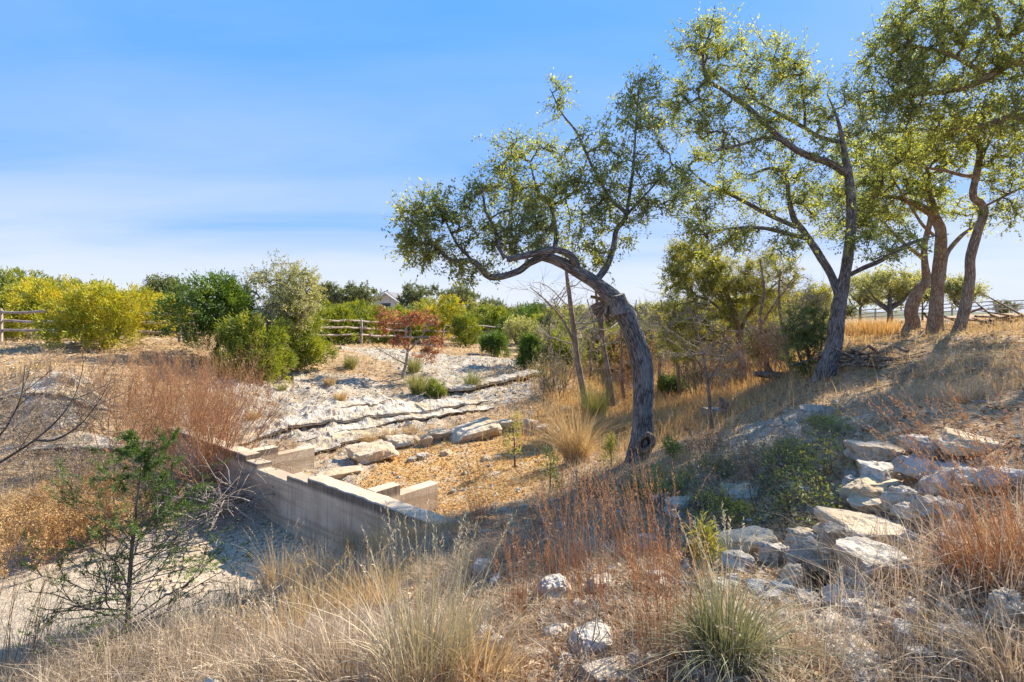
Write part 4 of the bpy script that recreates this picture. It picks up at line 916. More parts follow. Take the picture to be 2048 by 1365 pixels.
# ------------------------------------------------------------------ junipers and small trees on the far bank
def jun(px, py, wpx, hpx, label, seed, leaf='juniper_green', y=None, cls='juniper', **k):
    """px,py foot in the photo, wpx,hpx size of the crown in photo pixels; y only where the foot is hidden"""
    if y is None: g_ = G(px, py)
    else: x = (px - CX) / F * y; g_ = np.array([x, y, float(H(x, y))])
    m = g_[1] / F; top = EYE - (py - hpx * (.96 if 400 < px else .9) - HY) / F * g_[1]
    return juniper(cls, label, g_, max(.3, top - g_[2]), wpx * m, seed, leaf, **k)
JG = 'junipers along the far bank'
jun(225, 694, 215, 124, 'rounded yellow green juniper standing in front of the left fence', 401, 'juniper_yellow', 18.6, n=760, group=JG, tl=.11, tw_=.035)
jun(90, 672, 210, 106, 'broad yellow green juniper behind the left fence post', 402, 'juniper_yellow', 23.5, n=560, group=JG, tl=.13, tw_=.045)
jun(10, 665, 170, 132, 'tall olive juniper at the left edge behind the fence', 403, 'juniper_lime', 27, n=560, group=JG, tl=.15, tw_=.05)
jun(180, 665, 150, 105, 'yellow juniper behind the rounded one at left', 404, 'juniper_yellow', 28, n=480, group=JG, tl=.15, tw_=.05)
jun(318, 668, 95, 72, 'yellow juniper behind the fence left of the dark green one', 405, 'juniper_yellow', 25, n=320, group=JG, tl=.14, tw_=.045)
jun(262, 655, 90, 75, 'small yellow juniper between the rounded one and the grey oak', 406, 'juniper_yellow', 30, n=300, group=JG, tl=.14, tw_=.05)
jun(425, 716, 190, 165, 'dark green juniper at the left of the far bank clump', 407, 'juniper_green', 17.6, n=820, group=JG, tl=.10, tw_=.034)
jun(520, 742, 130, 112, 'bright green juniper drooping low in the far bank clump', 408, 'juniper_lime', 16.2, n=560, group=JG, tl=.10, tw_=.032, low=-.02)
jun(612, 722, 120, 100, 'low yellow green juniper at the right of the far bank clump', 409, 'juniper_lime', 18.5, n=460, group=JG, tl=.10, tw_=.034, low=-.02)
jun(715, 694, 150, 86, 'wide yellow green juniper behind the fence right of the clump', 410, 'juniper_lime', 29, n=620, group=JG, tl=.14, tw_=.045)
jun(880, 690, 135, 92, 'yellow green juniper behind the red leaved oak', 411, 'juniper_yellow', 33, n=420, group=JG, tl=.15, tw_=.05)
jun(932, 690, 60, 62, 'small round juniper in front of the fence right of the red oak', 412, 'juniper_lime', 31, n=300, group=JG, tl=.12, tw_=.04)
jun(1000, 690, 90, 70, 'bright green juniper at the fence bend', 413, 'juniper_lime', 38, n=300, group=JG, tl=.16, tw_=.055)
jun(985, 712, 60, 42, 'small bushy juniper left of the little bank oak', 414, 'juniper_green', None, n=260, group=JG, tl=.10, tw_=.035)
jun(1058, 742, 44, 72, 'columnar juniper under the little bank oak', 415, 'juniper_green', None, n=260, group=JG, tl=.10, tw_=.035)
jun(870, 795, 34, 34, 'tiny juniper right of the drooping grass tuft on the bank', 416, 'juniper_lime', None, n=90, group=JG, tl=.07, tw_=.022, spread=.05)
jun(1200, 742, 60, 92, 'green juniper between the thin valley trunks', 417, 'juniper_lime', 24, n=360, group=JG, tl=.12, tw_=.04)
jun(1250, 735, 60, 80, 'dark juniper behind the bent oak', 418, 'juniper_green', 27, n=320, group=JG, tl=.13, tw_=.045)
jun(1342, 785, 40, 28, 'low green juniper bush on the valley floor right of the bent oak', 419, 'juniper_green', None, n=160, group=JG, tl=.09, tw_=.03)

def oak_px(px, py, wpx, hpx, label, seed, y=None, leaf='oak_leaf_far', ntw=150, nl=14, ll=.12, lw=.07, flat=.62, group=None, stems=1, bark='twig', name='oak_tree', spray=.3, lean=0, subs=3, tw=.008):
    if y is None: g_ = G(px, py); y = g_[1]
    else: g_ = np.array([(px - CX) / F * y, y, float(H((px - CX) / F * y, y))])
    foot = HY + (EYE - g_[2]) * F / y; top = py - hpx
    rng = np.random.default_rng(seed); cy = top + (foot - top) * .38; limbs = []
    r = max(2.2, wpx * .035)
    limbs.append([(px, foot + 4, r), (px + lean * .3, foot - (foot - top) * .25, r * .8), (px + lean * .7, foot - (foot - top) * .45, r * .6), (px + lean, top + hpx * .2, r * .25)])
    for k in range(5):
        s = rng.choice([-1, 1]); f = rng.uniform(.2, .45); x0 = px + lean * f
        limbs.append([(x0, foot - (foot - top) * f, r * .6), (x0 + s * wpx * .16, foot - (foot - top) * (f + .15), r * .45, rng.normal() * wpx * .1 * y / F), (x0 + s * wpx * .34 * rng.uniform(.6, 1), foot - (foot - top) * (f + .32), r * .2, rng.normal() * wpx * .2 * y / F)])
    blobs = []
    for k in range(8):
        a = rng.uniform(0, 6.28); u = rng.uniform(.3, .8)
        blobs.append((px + lean + math.cos(a) * wpx * .36 * u, cy + math.sin(a) * (foot - top) * .27 * u, wpx * rng.uniform(.17, .27), (foot - top) * flat * rng.uniform(.2, .32), ntw // 8, rng.normal() * wpx * .14 * y / F))
    return oak(name, label, y, limbs, blobs, seed, leaf=leaf, bark=bark, twig=bark, nl=nl, ll=ll, lw=lw, group=group, spray=spray, hi=0, subs=subs, tw=tw, amp=.1)
BG = 'oaks on the skyline beyond the fence'
oak_px(560, 702, 200, 178, 'grey leaved spreading oak rising out of the far bank juniper clump', 501, 18.0, 'oak_leaf_grey', 340, 7, .075, .035, .85, spray=.22, tw=.008, bark='grey_twig')
oak_px(322, 650, 105, 100, 'bluish oak on the skyline left of the juniper clump', 502, 34, group=BG)
oak_px(160, 640, 100, 84, 'thin dark oak crown showing over the yellow junipers', 503, 44, group=BG, ntw=90)
oak_px(100, 640, 90, 90, 'pale oak crown behind the yellow junipers near the left edge', 504, 48, group=BG, ntw=90)
oak_px(650, 650, 105, 86, 'oak crown at the right shoulder of the far bank clump', 505, 50, group=BG)
oak_px(712, 655, 125, 98, 'big grey green oak just left of the house gable', 506, 50, group=BG, ntw=190)
oak_px(838, 655, 120, 95, 'light green oak just right of the house gable', 507, 52, group=BG, ntw=190)
oak_px(918, 655, 120, 88, 'dense dark round oak on the skyline right of the house', 508, 55, group=BG, ntw=220)
oak_px(985, 668, 95, 76, 'oak on the skyline where the ridge runs down to the right', 509, 60, group=BG)
oak_px(1045, 672, 110, 66, 'low oak on the skyline above the little bank oak', 510, 64, group=BG)
oak_px(1115, 675, 120, 62, 'low far oak left of the thin valley trunks', 511, 66, group=BG)
oak_px(1185, 675, 120, 64, 'far oak between the thin valley trunks', 512, 58, group=BG)
oak_px(1340, 680, 90, 62, 'far oak seen right of the bent oak trunk', 513, 50, group=BG)
oak_px(1420, 672, 110, 66, 'far oak behind the valley juniper', 514, 48, group=BG)
oak_px(1540, 668, 110, 84, 'far oak left of the forked oak trunk', 515, 38, 'oak_leaf_far', group=BG)
oak_px(1610, 655, 90, 60, 'far oak just left behind the forked oak trunk', 516, 46, group=BG)
for i, (px, w, h, y, lab) in enumerate([(600, 90, 84, 44, 'oak crown behind the right half of the far bank clump'), (775, 60, 20, 46, 'low oak crown directly below the house gable'), (875, 80, 70, 46, 'oak between the light oak and the dense dark oak'), (955, 90, 62, 50, 'oak at the right flank of the dense dark oak'), (1075, 90, 56, 46, 'scrub oak on the skyline right of the little bank oak'),
        (1145, 90, 60, 44, 'scrub oak behind the thin reddish trunk'), (1220, 90, 66, 42, 'scrub oak behind the paired slim trunks'), (1290, 90, 62, 46, 'scrub oak behind the bent trunk'), (1370, 100, 72, 40, 'scrub oak behind the bare pale sapling'), (1465, 110, 80, 36, 'scrub oak behind the valley juniper trunk'), (1510, 100, 80, 30, 'scrub oak right behind the valley juniper trunk'), (1590, 100, 84, 30, 'scrub oak behind the leaning dead sapling'), (1660, 90, 70, 36, 'scrub oak behind the forked oak trunk'), (250, 110, 70, 50, 'pale oak crown above the yellow junipers at left')]):
    f_ = HY + (EYE - float(H((px - CX) / F * y, y))) * F / y
    oak_px(px, f_, w * 1.15, (f_ - HY) + h * .42, lab, 540 + i, y, ['oak_leaf_far', 'oak_leaf_grey'][i % 2], 170, 12, group='scrub oaks filling the skyline')
for i, (px, y, w, h, lf_, lab) in enumerate([(355, 27, 120, 60, 'juniper_lime', 'juniper peeking out left behind the dark green one'), (660, 27, 110, 70, 'juniper_lime', 'juniper at the fence behind the right end of the bank clump'), (790, 31, 120, 74, 'juniper_lime', 'juniper behind the crown of the red leaved oak'), (840, 36, 110, 66, 'juniper_green', 'green juniper above the red leaved oak'), (965, 40, 110, 66, 'juniper_lime', 'juniper behind the fence bend'), (1045, 36, 110, 56, 'juniper_green', 'juniper behind the little bank oak'), (1095, 32, 100, 50, 'juniper_lime', 'juniper behind the fence near the thin reddish trunk'), (60, 38, 170, 84, 'juniper_green', 'dark juniper high behind the yellow ones at left'), (260, 36, 160, 78, 'juniper_lime', 'juniper mass above the rounded yellow one')]):
    z = float(H((px - CX) / F * y, y)); f_ = HY + (EYE - z) * F / y
    jun(px, f_, w, f_ - HY + h * (.5 if px < 400 else .16), lab, 1570 + i, lf_, y, n=420, group='junipers behind the far fence', tl=.15, tw_=.05)
VG = 'oaks in the field beyond the right rise'
oak_px(1780, 648, 175, 122, 'bright spreading oak in the field left of the leaning trunk', 517, 34, 'oak_leaf_grey', 230, 8, spray=.4, group=VG)
oak_px(1720, 645, 90, 90, 'oak in the field just right of the forked oak', 518, 40, 'oak_leaf_grey', 140, 8, spray=.4, group=VG)
oak_px(1845, 645, 60, 100, 'oak in the field seen between the grouped trunks', 519, 38, 'oak_leaf_far', 110, group=VG)
oak_px(1925, 640, 100, 92, 'oak in the field right behind the crooked trunk', 520, 36, 'oak_leaf_grey', 170, 8, spray=.4, group=VG)
oak_px(2010, 622, 90, 22, 'low trees beyond the right fence', 521, 80, 'oak_leaf_far', 110, group=VG)
oak_px(1050, 735, 120, 106, 'little spreading oak on the far bank above the ledges', 522, None, 'oak_leaf_grey', 150, 9, .07, .032, .6, spray=.17, tw=.005)
# red leaved oak
yr = G(806, 758)[1]
red = oak('oak_tree', 'small oak with russet red dead leaves on the far bank', yr, [[(804, 770, 7), (806, 752, 6), (812, 728, 5), (815, 705, 4.5), (818, 690, 3)], [(815, 705, 4), (838, 680, 3.5), (852, 660, 2.5), (866, 640, 1.2)], [(815, 702, 3.5), (795, 675, 3), (778, 655, 2), (762, 640, 1.2)], [(818, 692, 3.5), (822, 660, 3), (818, 635, 1.5)], [(810, 728, 3), (780, 712, 2.4), (745, 690, 1.6), (730, 670, .8)]],
    [(800, 638, 50, 16, 34), (845, 640, 34, 14, 20), (770, 655, 24, 10, 10), (865, 690, 22, 20, 16), (805, 685, 20, 18, 10), (855, 715, 26, 14, 8)], 523, leaf='red_leaf', bark='grey_twig', twig='grey_twig', nl=5, ll=.09, lw=.05, spray=.17, hi=0, tw=.005, rs=.6)

# valley junipers and shrubs right of the bent oak
oak('juniper', 'tall juniper with bare lower trunk in the valley between the two near oaks', 15.5, [
    [(1493, 800, 11), (1489, 770, 9), (1482, 710, 7), (1474, 650, 6), (1462, 610, 5), (1445, 570, 4), (1420, 520, 2)], [(1480, 690, 5), (1490, 640, 4), (1530, 590, 3), (1560, 560, 2)], [(1476, 660, 4), (1430, 610, 3), (1390, 590, 2)], [(1484, 720, 4), (1450, 690, 3), (1410, 680, 2)]],
    [(1400, 545, 70, 50, 110), (1360, 600, 45, 75, 90), (1460, 560, 60, 40, 76), (1540, 560, 60, 55, 90), (1375, 505, 45, 25, 36), (1420, 640, 65, 45, 80), (1500, 610, 55, 45, 60), (1360, 680, 42, 45, 56)],
    530, leaf='juniper_olive', bark='deadwood', nl=12, ll=.08, lw=.022, spray=.17, hi=1, subs=4)
oak('shrub', 'grey green leafy shrub leaning against the left side of the forked oak', 11.4, [
    [(1625, 770, 4), (1618, 720, 3), (1610, 670, 2.5), (1605, 620, 1.5)], [(1630, 770, 3), (1640, 710, 2.5), (1648, 650, 1.5)], [(1620, 765, 3), (1595, 700, 2), (1580, 650, 1)]],
    [(1610, 650, 42, 42, 60), (1640, 680, 35, 40, 40), (1600, 700, 35, 40, 40), (1620, 740, 35, 25, 30)], 531, leaf='shrub_leaf', bark='twig', nl=10, ll=.045, lw=.022, spray=.13, hi=0, cat='shrub')
for i, (px, y, w, h, lf_, lab) in enumerate([(1120, 21, 80, 70, 'juniper_lime', 'low juniper left of the thin reddish trunk in the valley'), (1290, 21, 70, 90, 'juniper_green', 'juniper peeking out right behind the bent trunk'), (1440, 20, 90, 90, 'juniper_lime', 'juniper right behind the bare pale sapling'), (1530, 19, 90, 100, 'juniper_lime', 'juniper behind the fallen log'), (1570, 24, 90, 110, 'juniper_green', 'dark juniper between the valley juniper and the forked oak'), (1380, 28, 90, 90, 'juniper_green', 'juniper far back between the bent oak and the valley juniper'), (1335, 24, 80, 120, 'juniper_olive', 'tall olive juniper just right of the bent oak trunk'), (1490, 24, 100, 130, 'juniper_olive', 'tall olive juniper behind the valley juniper trunk'), (1625, 22, 90, 110, 'juniper_olive', 'olive juniper left behind the forked oak'), (1240, 22, 80, 80, 'juniper_olive', 'olive juniper behind the slender pole trunk'), (1155, 28, 90, 80, 'juniper_lime', 'lime juniper behind the thin reddish trunk')]):
    x = (px - CX) / F * y; z = float(H(x, y)); jun(px, HY + (EYE - z) * F / y, w, h, lab, 570 + i, lf_, y, n=330, group='junipers in the creek valley', tl=.11, tw_=.035)
# thin trunks in the valley
def trunk_tree(label, limbs, y, seed, mat='deadwood', lev=2, n=9, L=.9, side=None):
    rng = np.random.default_rng(seed); lp = limb_paths(limbs, y); root = lp[0][0][0]; t = thing('thin_tree', label, 'tree', tuple(root), 'thin trunks in the creek valley')
    mb = MB(); out = []
    for i, (p, r) in enumerate(lp):
        P_, R_ = bark_tube(mb, p, r, 14, .08, .1, seed + i)
        for _ in range(n):
            k = rng.integers(int(len(P_) * .35), len(P_)); a = rng.uniform(0, 6.28)
            grow(rng, P_[k], nrm(np.array([math.cos(a), math.sin(a) * .6, .35])), L * rng.uniform(.5, 1.2), max(.006, R_[k] * .35), lev, out, up=.05, wig=.18, ang=.6)
    mb.build('trunk', M[mat], t, origin=root)
    mb = MB(); tubes(mb, np.array([o[0] for o in out]), np.maximum(np.array([o[1] for o in out]), .002), 4); mb.build('branches', M['grey_twig' if mat == 'deadwood' else 'twig'], t, origin=root)['kind'] = 'stuff'
    return t
trunk_tree('thin reddish trunk with bare twigs left of the bent oak', [[(1172, 808, 9), (1166, 780, 7), (1155, 720, 6), (1148, 660, 5.5), (1140, 600, 5), (1133, 545, 3.5), (1130, 500, 2)], [(1150, 690, 3.5), (1125, 640, 3), (1090, 600, 2), (1060, 575, 1)]], 15.6, 601, n=9)
trunk_tree('paired slim trunks just left of the bent oak trunk', [[(1226, 812, 6.5), (1222, 780, 5.5), (1212, 720, 5), (1203, 670, 5), (1196, 620, 4), (1190, 570, 2)], [(1216, 812, 4), (1214, 780, 3.5), (1211, 730, 3), (1206, 660, 2.5), (1204, 600, 1.5)]], 15.8, 602, n=5)
trunk_tree('slender pole trunk right behind the paired slim trunks', [[(1248, 800, 4), (1244, 760, 3), (1243, 700, 2.5), (1240, 640, 1.5)]], 17, 603, n=5, L=.6)
trunk_tree('bare pale sapling with a fan of thin branches right of the bent oak', [[(1424, 858, 5), (1420, 820, 4), (1416, 770, 3.5), (1408, 720, 2.8), (1396, 670, 2), (1380, 620, 1)], [(1417, 770, 2.5), (1400, 730, 2, -.2), (1360, 680, 1.5, -.3), (1330, 640, .8, -.3)], [(1415, 765, 2), (1440, 720, 1.6), (1450, 660, 1)]], 9.6, 604, mat='deadwood', n=9, L=.75, lev=2)
trunk_tree('leaning dead sapling left of the forked oak base', [[(1590, 775, 4), (1578, 720, 3.5), (1565, 660, 3), (1558, 600, 2.5), (1560, 540, 1.5)]], 13, 605, n=5, L=.6)
trunk_tree('short dark trunk pair behind the bare pale sapling', [[(1395, 775, 6), (1390, 750, 5), (1388, 720, 4), (1380, 680, 2)]], 19, 606, mat='bark', n=5)
for i, (px, py, ht, lab) in enumerate([(1345, 790, 150, 'bare brushy sapling on the valley floor right of the bent oak'), (1300, 770, 130, 'bare sapling peeking right of the bent trunk'), (1110, 800, 110, 'bare brush left of the thin reddish trunk'), (1140, 780, 130, 'bare brush around the thin reddish trunk'), (1255, 790, 140, 'bare brush between the paired trunks and the bent oak'), (1385, 800, 150, 'bare brush just left of the bare pale sapling'), (1440, 790, 150, 'bare brush left of the valley juniper trunk'), (1525, 770, 150, 'bare brush right of the valley juniper trunk'), (1555, 745, 130, 'bare brush above the fallen log'), (1600, 740, 120, 'bare brush left of the leafy shrub')]):
    g_ = G(px, py); bare_shrub('bare_shrub', lab, g_, ht * g_[1] / F, 12, 1620 + i, ['grey_twig', 'orange_twig', 'twig'][i % 3], lev=3, r=.013, spread=.28, group='leafless brush on the valley floor', ring=.22, buds=(['straw', 'weed', 'shrub_leaf'][i % 3], 800, .05, .022))
trunk_tree('tall bare grey tree between the valley juniper and the forked oak', [[(1535, 765, 5), (1530, 700, 4), (1520, 640, 3.5), (1528, 580, 2.5), (1520, 520, 1.5)], [(1522, 650, 3), (1555, 600, 2.2), (1590, 560, 1)]], 14, 607, n=10, L=1.0)
trunk_tree('bare brown sapling behind the bare pale one', [[(1360, 790, 4), (1355, 730, 3.4), (1345, 670, 2.6), (1350, 610, 1.5)], [(1352, 710, 2), (1330, 670, 1.6), (1315, 620, 1)]], 17, 608, n=9, L=.9)
trunk_tree('slim bare tree right behind the bent oak trunk', [[(1318, 790, 4), (1320, 720, 3.2), (1328, 660, 2.5), (1322, 600, 1.4)]], 18, 609, n=9, L=.9)
trunk_tree('thin grey pole trunk left of the thin reddish one', [[(1100, 775, 3.6), (1104, 720, 3), (1098, 660, 2.2), (1104, 610, 1.2)]], 20, 610, n=7, L=.8)
for i, (px, y, tp, lab) in enumerate([(1375, 19, 570, 'tall slim bare tree left of the valley juniper'), (1455, 21, 560, 'tall slim bare tree behind the valley juniper crown'), (1575, 17, 560, 'slim bare tree close left of the leafy shrub'), (1605, 20, 580, 'slim bare tree behind the leafy shrub at the forked oak'), (1270, 22, 600, 'slim bare tree hidden partly by the bent trunk'), (1185, 20, 600, 'slim bare tree between the thin reddish and the paired trunks'), (1420, 17, 600, 'slim pale tree just right of the bare pale sapling')]):
    f_ = HY + (EYE - float(H((px - CX) / F * y, y))) * F / y; d_ = f_ - tp; w_ = 12 * math.sin(i * 2.3)
    trunk_tree(lab, [[(px, f_ + 4, 3.6), (px + w_ * .4, f_ - d_ * .3, 3.0), (px - w_ * .5, f_ - d_ * .6, 2.2), (px + w_, tp, 1.0)], [(px + w_ * .2, f_ - d_ * .35, 2.0), (px + 22 + w_, f_ - d_ * .6, 1.5), (px + 34 + w_, f_ - d_ * .85, .8)]], y, 1700 + i, n=10, L=1.0)
SH = 'bare twig shrubs filling the valley'
for i, (px, y, hp, lab) in enumerate([(1330, 22, 110, 'grey bare shrub behind and right of the bent oak'), (1385, 24, 120, 'grey bare shrub left of the valley juniper trunk'), (1285, 26, 100, 'bare shrub behind the bent oak trunk'), (1110, 24, 90, 'bare grey shrub left of the thin reddish trunk'),
                                    (1175, 26, 100, 'bare shrub between the thin valley trunks'), (1540, 18, 120, 'bare brown shrub right of the valley juniper trunk'), (1575, 20, 110, 'bare brown shrub behind the leaning dead sapling'), (1440, 26, 110, 'bare shrub behind the valley juniper'), (1620, 22, 90, 'bare shrub behind the leafy shrub at the forked oak')]):
    x = (px - CX) / F * y
    bare_shrub('bare_shrub', lab, (x, y, float(H(x, y))), hp * y / F, 9, 620 + i, 'grey_twig', lev=3, r=.016, spread=.3, group=SH, ring=.25, buds=('straw_grey' if i % 2 else 'shrub_leaf', 900, .06, .03))
# left shrubs
for i, (px, py, h, n, spd, rg_, mt, lab) in enumerate([(415, 975, 2.5, 64, .46, .25, 'orange_twig', 'big orange brown leafless bush at the left end of the dam'), (300, 905, 2.2, 46, .4, .5, 'orange_twig', 'orange leafless bush behind and left of the dam end bush'), (380, 830, 1.5, 44, .3, .8, 'orange_twig', 'rust brown leafless thicket under the dark green juniper'),
        (240, 800, 1.2, 26, .32, .7, 'orange_twig', 'rust brown thicket left of the one under the juniper'), (440, 890, 1.7, 40, .4, .4, 'orange_twig', 'orange leafless bush just beyond the dam end'), (190, 850, 1.6, 16, .35, .4, 'grey_twig', 'pale grey forked shrub left of the orange bushes'), (60, 930, 1.3, 22, .6, .5, 'grey_twig', 'tangled grey shrub low at the left edge'), (170, 965, 1.1, 22, .65, .5, 'grey_twig', 'tangled grey brush right of the left edge shrub'),
        (40, 830, 1.2, 18, .5, .6, 'grey_twig', 'bare grey shrub on the left bank below the fence'), (120, 860, 1.3, 20, .5, .6, 'grey_twig', 'bare grey shrub in the middle of the left bank'), (300, 985, 1.0, 22, .6, .5, 'grey_twig', 'low grey brush in front of the orange bushes'), (110, 745, .7, 14, .5, .8, 'grey_twig', 'low grey scrub under the left fence'), (270, 740, .7, 16, .5, .9, 'orange_twig', 'low rusty scrub between fence and thicket')]):
    g_ = G(px, py); bare_shrub('twig_shrub', lab, g_, h, n, 640 + i, mt, (0, 0), spd, 3, .009, .3 if mt == 'orange_twig' else .1, .36 if mt == 'orange_twig' else .55, ring=rg_, split=(2, 4), buds=('straw' if mt == 'grey_twig' else 'weed', 700, .04, .015), group='leafless thickets on the left bank')
lf = thing('bare_branch', 'long bare grey branches reaching in from the left edge', 'branch', tuple(PT(-60, 960, 5.0)))
out = []; rng = np.random.default_rng(8)
for a in ([(-60, 960), (0, 925), (70, 880), (120, 835), (150, 790), (165, 740)], [(70, 880), (110, 880), (160, 850), (200, 800)], [(-60, 900), (0, 870), (40, 800), (50, 730)]):
    q = np.array([PT(x, y, 5.0) for x, y in a]); P_, R_ = resample(q, np.linspace(.014, .003, len(q)), .06); mb = MB(); tubes(mb, P_, R_, 6); mb.build('stem', M['twig'], lf, origin=np.array(lf.location))
    for k in range(8): i = rng.integers(len(P_) // 4, len(P_)); grow(rng, P_[i] - np.array(lf.location), nrm(np.array([rng.normal() * .7 + .3, rng.normal() * .5, .7])), .3, .004, 1, out)
mb = MB(); tubes(mb, np.array([o[0] for o in out]), np.array([o[1] for o in out]), 4); mb.build('twigs', M['twig'], lf)['kind'] = 'stuff'

# young juniper in the left foreground
g_ = G(258, 1296); yy = g_[1]
sap = thing('juniper_sapling', 'thin young juniper with sparse branches in the left foreground', 'tree', tuple(g_)); org = g_.copy()
tp, tr = resample(np.array([PT(258, 1305, yy), PT(256, 1230, yy), PT(262, 1120, yy), PT(270, 1040, yy), PT(280, 960, yy), PT(287, 880, yy)]) - org, np.array([.019, .017, .014, .010, .007, .003]), .03)
mb = MB(); tubes(mb, tp, tr, 9); mb.build('trunk', M['twig'], sap)
rng = np.random.default_rng(77); out = []
for i in np.linspace(len(tp) * .1, len(tp) - 2, 60).astype(int):
    f = i / len(tp); a = rng.uniform(0, 6.28); L = (.85 * (1 - f) + .13) * rng.uniform(.55, 1.1)
    grow(rng, tp[i], nrm(np.array([math.cos(a), math.sin(a), .28 + .3 * f])), L, .006 * (1.2 - f), 2, out, up=.1, split=(4, 6), ratio=.42, ang=.5, wig=.12)
A = np.array([o[0] for o in out]); R = np.array([o[1] for o in out]); mb = MB(); tubes(mb, A, np.maximum(R, .0012), 4); mb.build('branches', M['twig'], sap)['kind'] = 'stuff'
fb = MB(); ok = np.nonzero(R[:, 0] < .0024)[0]; n = 36000; src = rng.choice(ok, n); u = rng.random(n) * 3.99; i0 = u.astype(int); f = (u - i0)[:, None]; C = A[src, i0] * (1 - f) + A[src, i0 + 1] * f
cl = rng.random(len(A)) < .55; keep = cl[src]
D = nrm(A[src, -1] - A[src, 0]) + rng.normal(size=C.shape) * .5
leaves(fb, C[keep] + rng.normal(size=C[keep].shape) * .006, D[keep], .026 * rng.uniform(.6, 1.3, keep.sum()), .006, rng, np.clip(rng.normal(.25, .2, keep.sum()), 0, 1)); fb.build('foliage', M['juniper_green'], sap, smooth=False)['kind'] = 'stuff'
# seedlings on the slope
for i, (px, py, hp, wp, lab) in enumerate([(1030, 935, 120, 60, 'young juniper standing at the creek edge below the slab row'), (1100, 985, 90, 50, 'young juniper on the slope left of the bent oak'), (1222, 935, 60, 60, 'juniper seedling against the left of the bent oak base'), (1345, 925, 50, 60, 'small green bush right of the bent oak base'),
                                    (1410, 1130, 60, 50, 'green sprig beside the long cream slab')]):
    jun(px, py, wp, hp, lab, 660 + i, ['juniper_olive', 'juniper_green'][i % 2], None, n=46, tuft=14, tl=.05, tw_=.012, spread=.05, form='cone', stems=2, cls='juniper_seedling', cat='shrub')
# green undergrowth
UG = 'evergreen undergrowth on the slope below the right oaks'
for i, (px, py, w, h, lab) in enumerate([(1600, 1040, 150, 110, 'dense dark green shrub in the hollow left of the rock stack'), (1530, 960, 150, 80, 'olive undergrowth shrub behind the flat grey rock'), (1640, 960, 110, 90, 'green undergrowth shrub beside the top of the rock stack'), (1440, 940, 110, 60, 'low olive shrub right of the bent oak'), (1400, 1010, 90, 50, 'low green shrub on the slope in front of the bent oak'), (1660, 870, 90, 50, 'low shrub on the slope below the forked oak'), (1310, 1000, 90, 50, 'green sprouting shrub below the bent oak'), (1200, 985, 80, 50, 'small green shrub among red grass left of the bent oak'), (1480, 1040, 120, 60, 'low tangled shrub left of the dense dark green one'), (1570, 930, 120, 60, 'brownish olive shrub at the top of the hollow'), (1420, 900, 100, 50, 'low dry shrub on the slope right of the bent oak base'), (1350, 975, 80, 45, 'small olive shrub right below the bent oak')]):
    g_ = G(px, py); m = g_[1] / F
    bare_shrub('undergrowth_shrub', lab, g_, h * m * 1.15, 18, 680 + i, ['twig', 'grey_twig'][i % 2], (0, 0), .8, 3, .006, .05, .65, buds=(['shrub_leaf', 'litter', 'juniper_olive'][i % 3], 1300, .034, .015), group=UG, ring=w * m * .28)

# ------------------------------------------------------------------ dead wood
def log_piece(name, label, limbs, y, mat='deadwood', cat='log', seed=0, group=None):
    lp = limb_paths(limbs, y); root = lp[0][0][0]; t = thing(name, label, cat, tuple(root), group)
    for i, (p, r) in enumerate(lp):
        mb = MB(); bark_tube(mb, p, r, 18, .04, .14, seed + i); mb.build('trunk' if i == 0 else 'branch_stub', M[mat], t, origin=root)
    return t
yl = G(1545, 765)[1]
log_piece('fallen_log', 'fallen log with an upturned stub left of the forked oak', [[(1595, 752, 10), (1570, 755, 11), (1540, 750, 9), (1508, 748, 5)], [(1545, 752, 9), (1535, 738, 8), (1532, 722, 5)], [(1590, 750, 8), (1600, 765, 6), (1612, 775, 3)]], yl, seed=3)
yl = G(1445, 838)[1]
log_piece('stump', 'broken jagged stump at the foot of the right bank', [[(1450, 845, 14), (1449, 825, 12), (1446, 808, 8), (1440, 795, 3)], [(1455, 840, 9), (1456, 818, 6), (1455, 806, 2)]], yl, cat='stump', seed=5)
yl = G(1385, 1120)[1]
log_piece('stump', 'small cut stump among litter left of the long cream slab', [[(1384, 1125, 13), (1384, 1108, 12), (1384, 1085, 12)]], yl, cat='stump', seed=6)
yl = G(1635, 1185)[1]
log_piece('stump', 'charred broken stump by the round cream boulder', [[(1640, 1195, 16), (1636, 1165, 13), (1630, 1140, 6)], [(1650, 1195, 9), (1655, 1160, 5), (1662, 1130, 2)]], yl, 'hollow', 'stump', 7)
bp = thing('brush_pile', 'pile of cut branches right of the forked oak base', 'brush pile', tuple(G(1735, 735)))
rng = np.random.default_rng(12)
for k in range(46):
    a = rng.uniform(0, 3.14); L = rng.uniform(.5, 1.3); c0 = np.array([rng.normal() * .5, rng.normal() * .4, abs(rng.normal()) * .14 + .04]); d = np.array([math.cos(a), math.sin(a), rng.normal() * .18]) * L / 2
    q = np.array([c0 - d, c0 + rng.normal(size=3) * .04, c0 + d]); P_, R_ = resample(q, np.array([1, .8, .4]) * rng.uniform(.01, .032), .1); mb = MB(); tubes(mb, P_, R_, 6, cap=True); mb.build('branch', M[['deadwood', 'twig', 'bark_warm'][k % 3]], bp)
bp2 = thing('brush_pile', 'small brush pile behind the crooked oak at right', 'brush pile', tuple(G(1975, 655)))
for k in range(24):
    a = rng.uniform(0, 3.14); L = rng.uniform(.5, 1.5); c0 = np.array([rng.normal() * .6, rng.normal() * .4, abs(rng.normal()) * .2 + .05]); d = np.array([math.cos(a), math.sin(a), rng.normal() * .3]) * L / 2
    mb = MB(); tubes(mb, np.array([c0 - d, c0, c0 + d]), np.array([.03, .025, .01]), 5); mb.build('branch', M['deadwood'], bp2)
dr = thing('driftwood_tangle', 'tangle of grey roots and driftwood against the dam base', 'driftwood', tuple(G(450, 1030)))
out = []
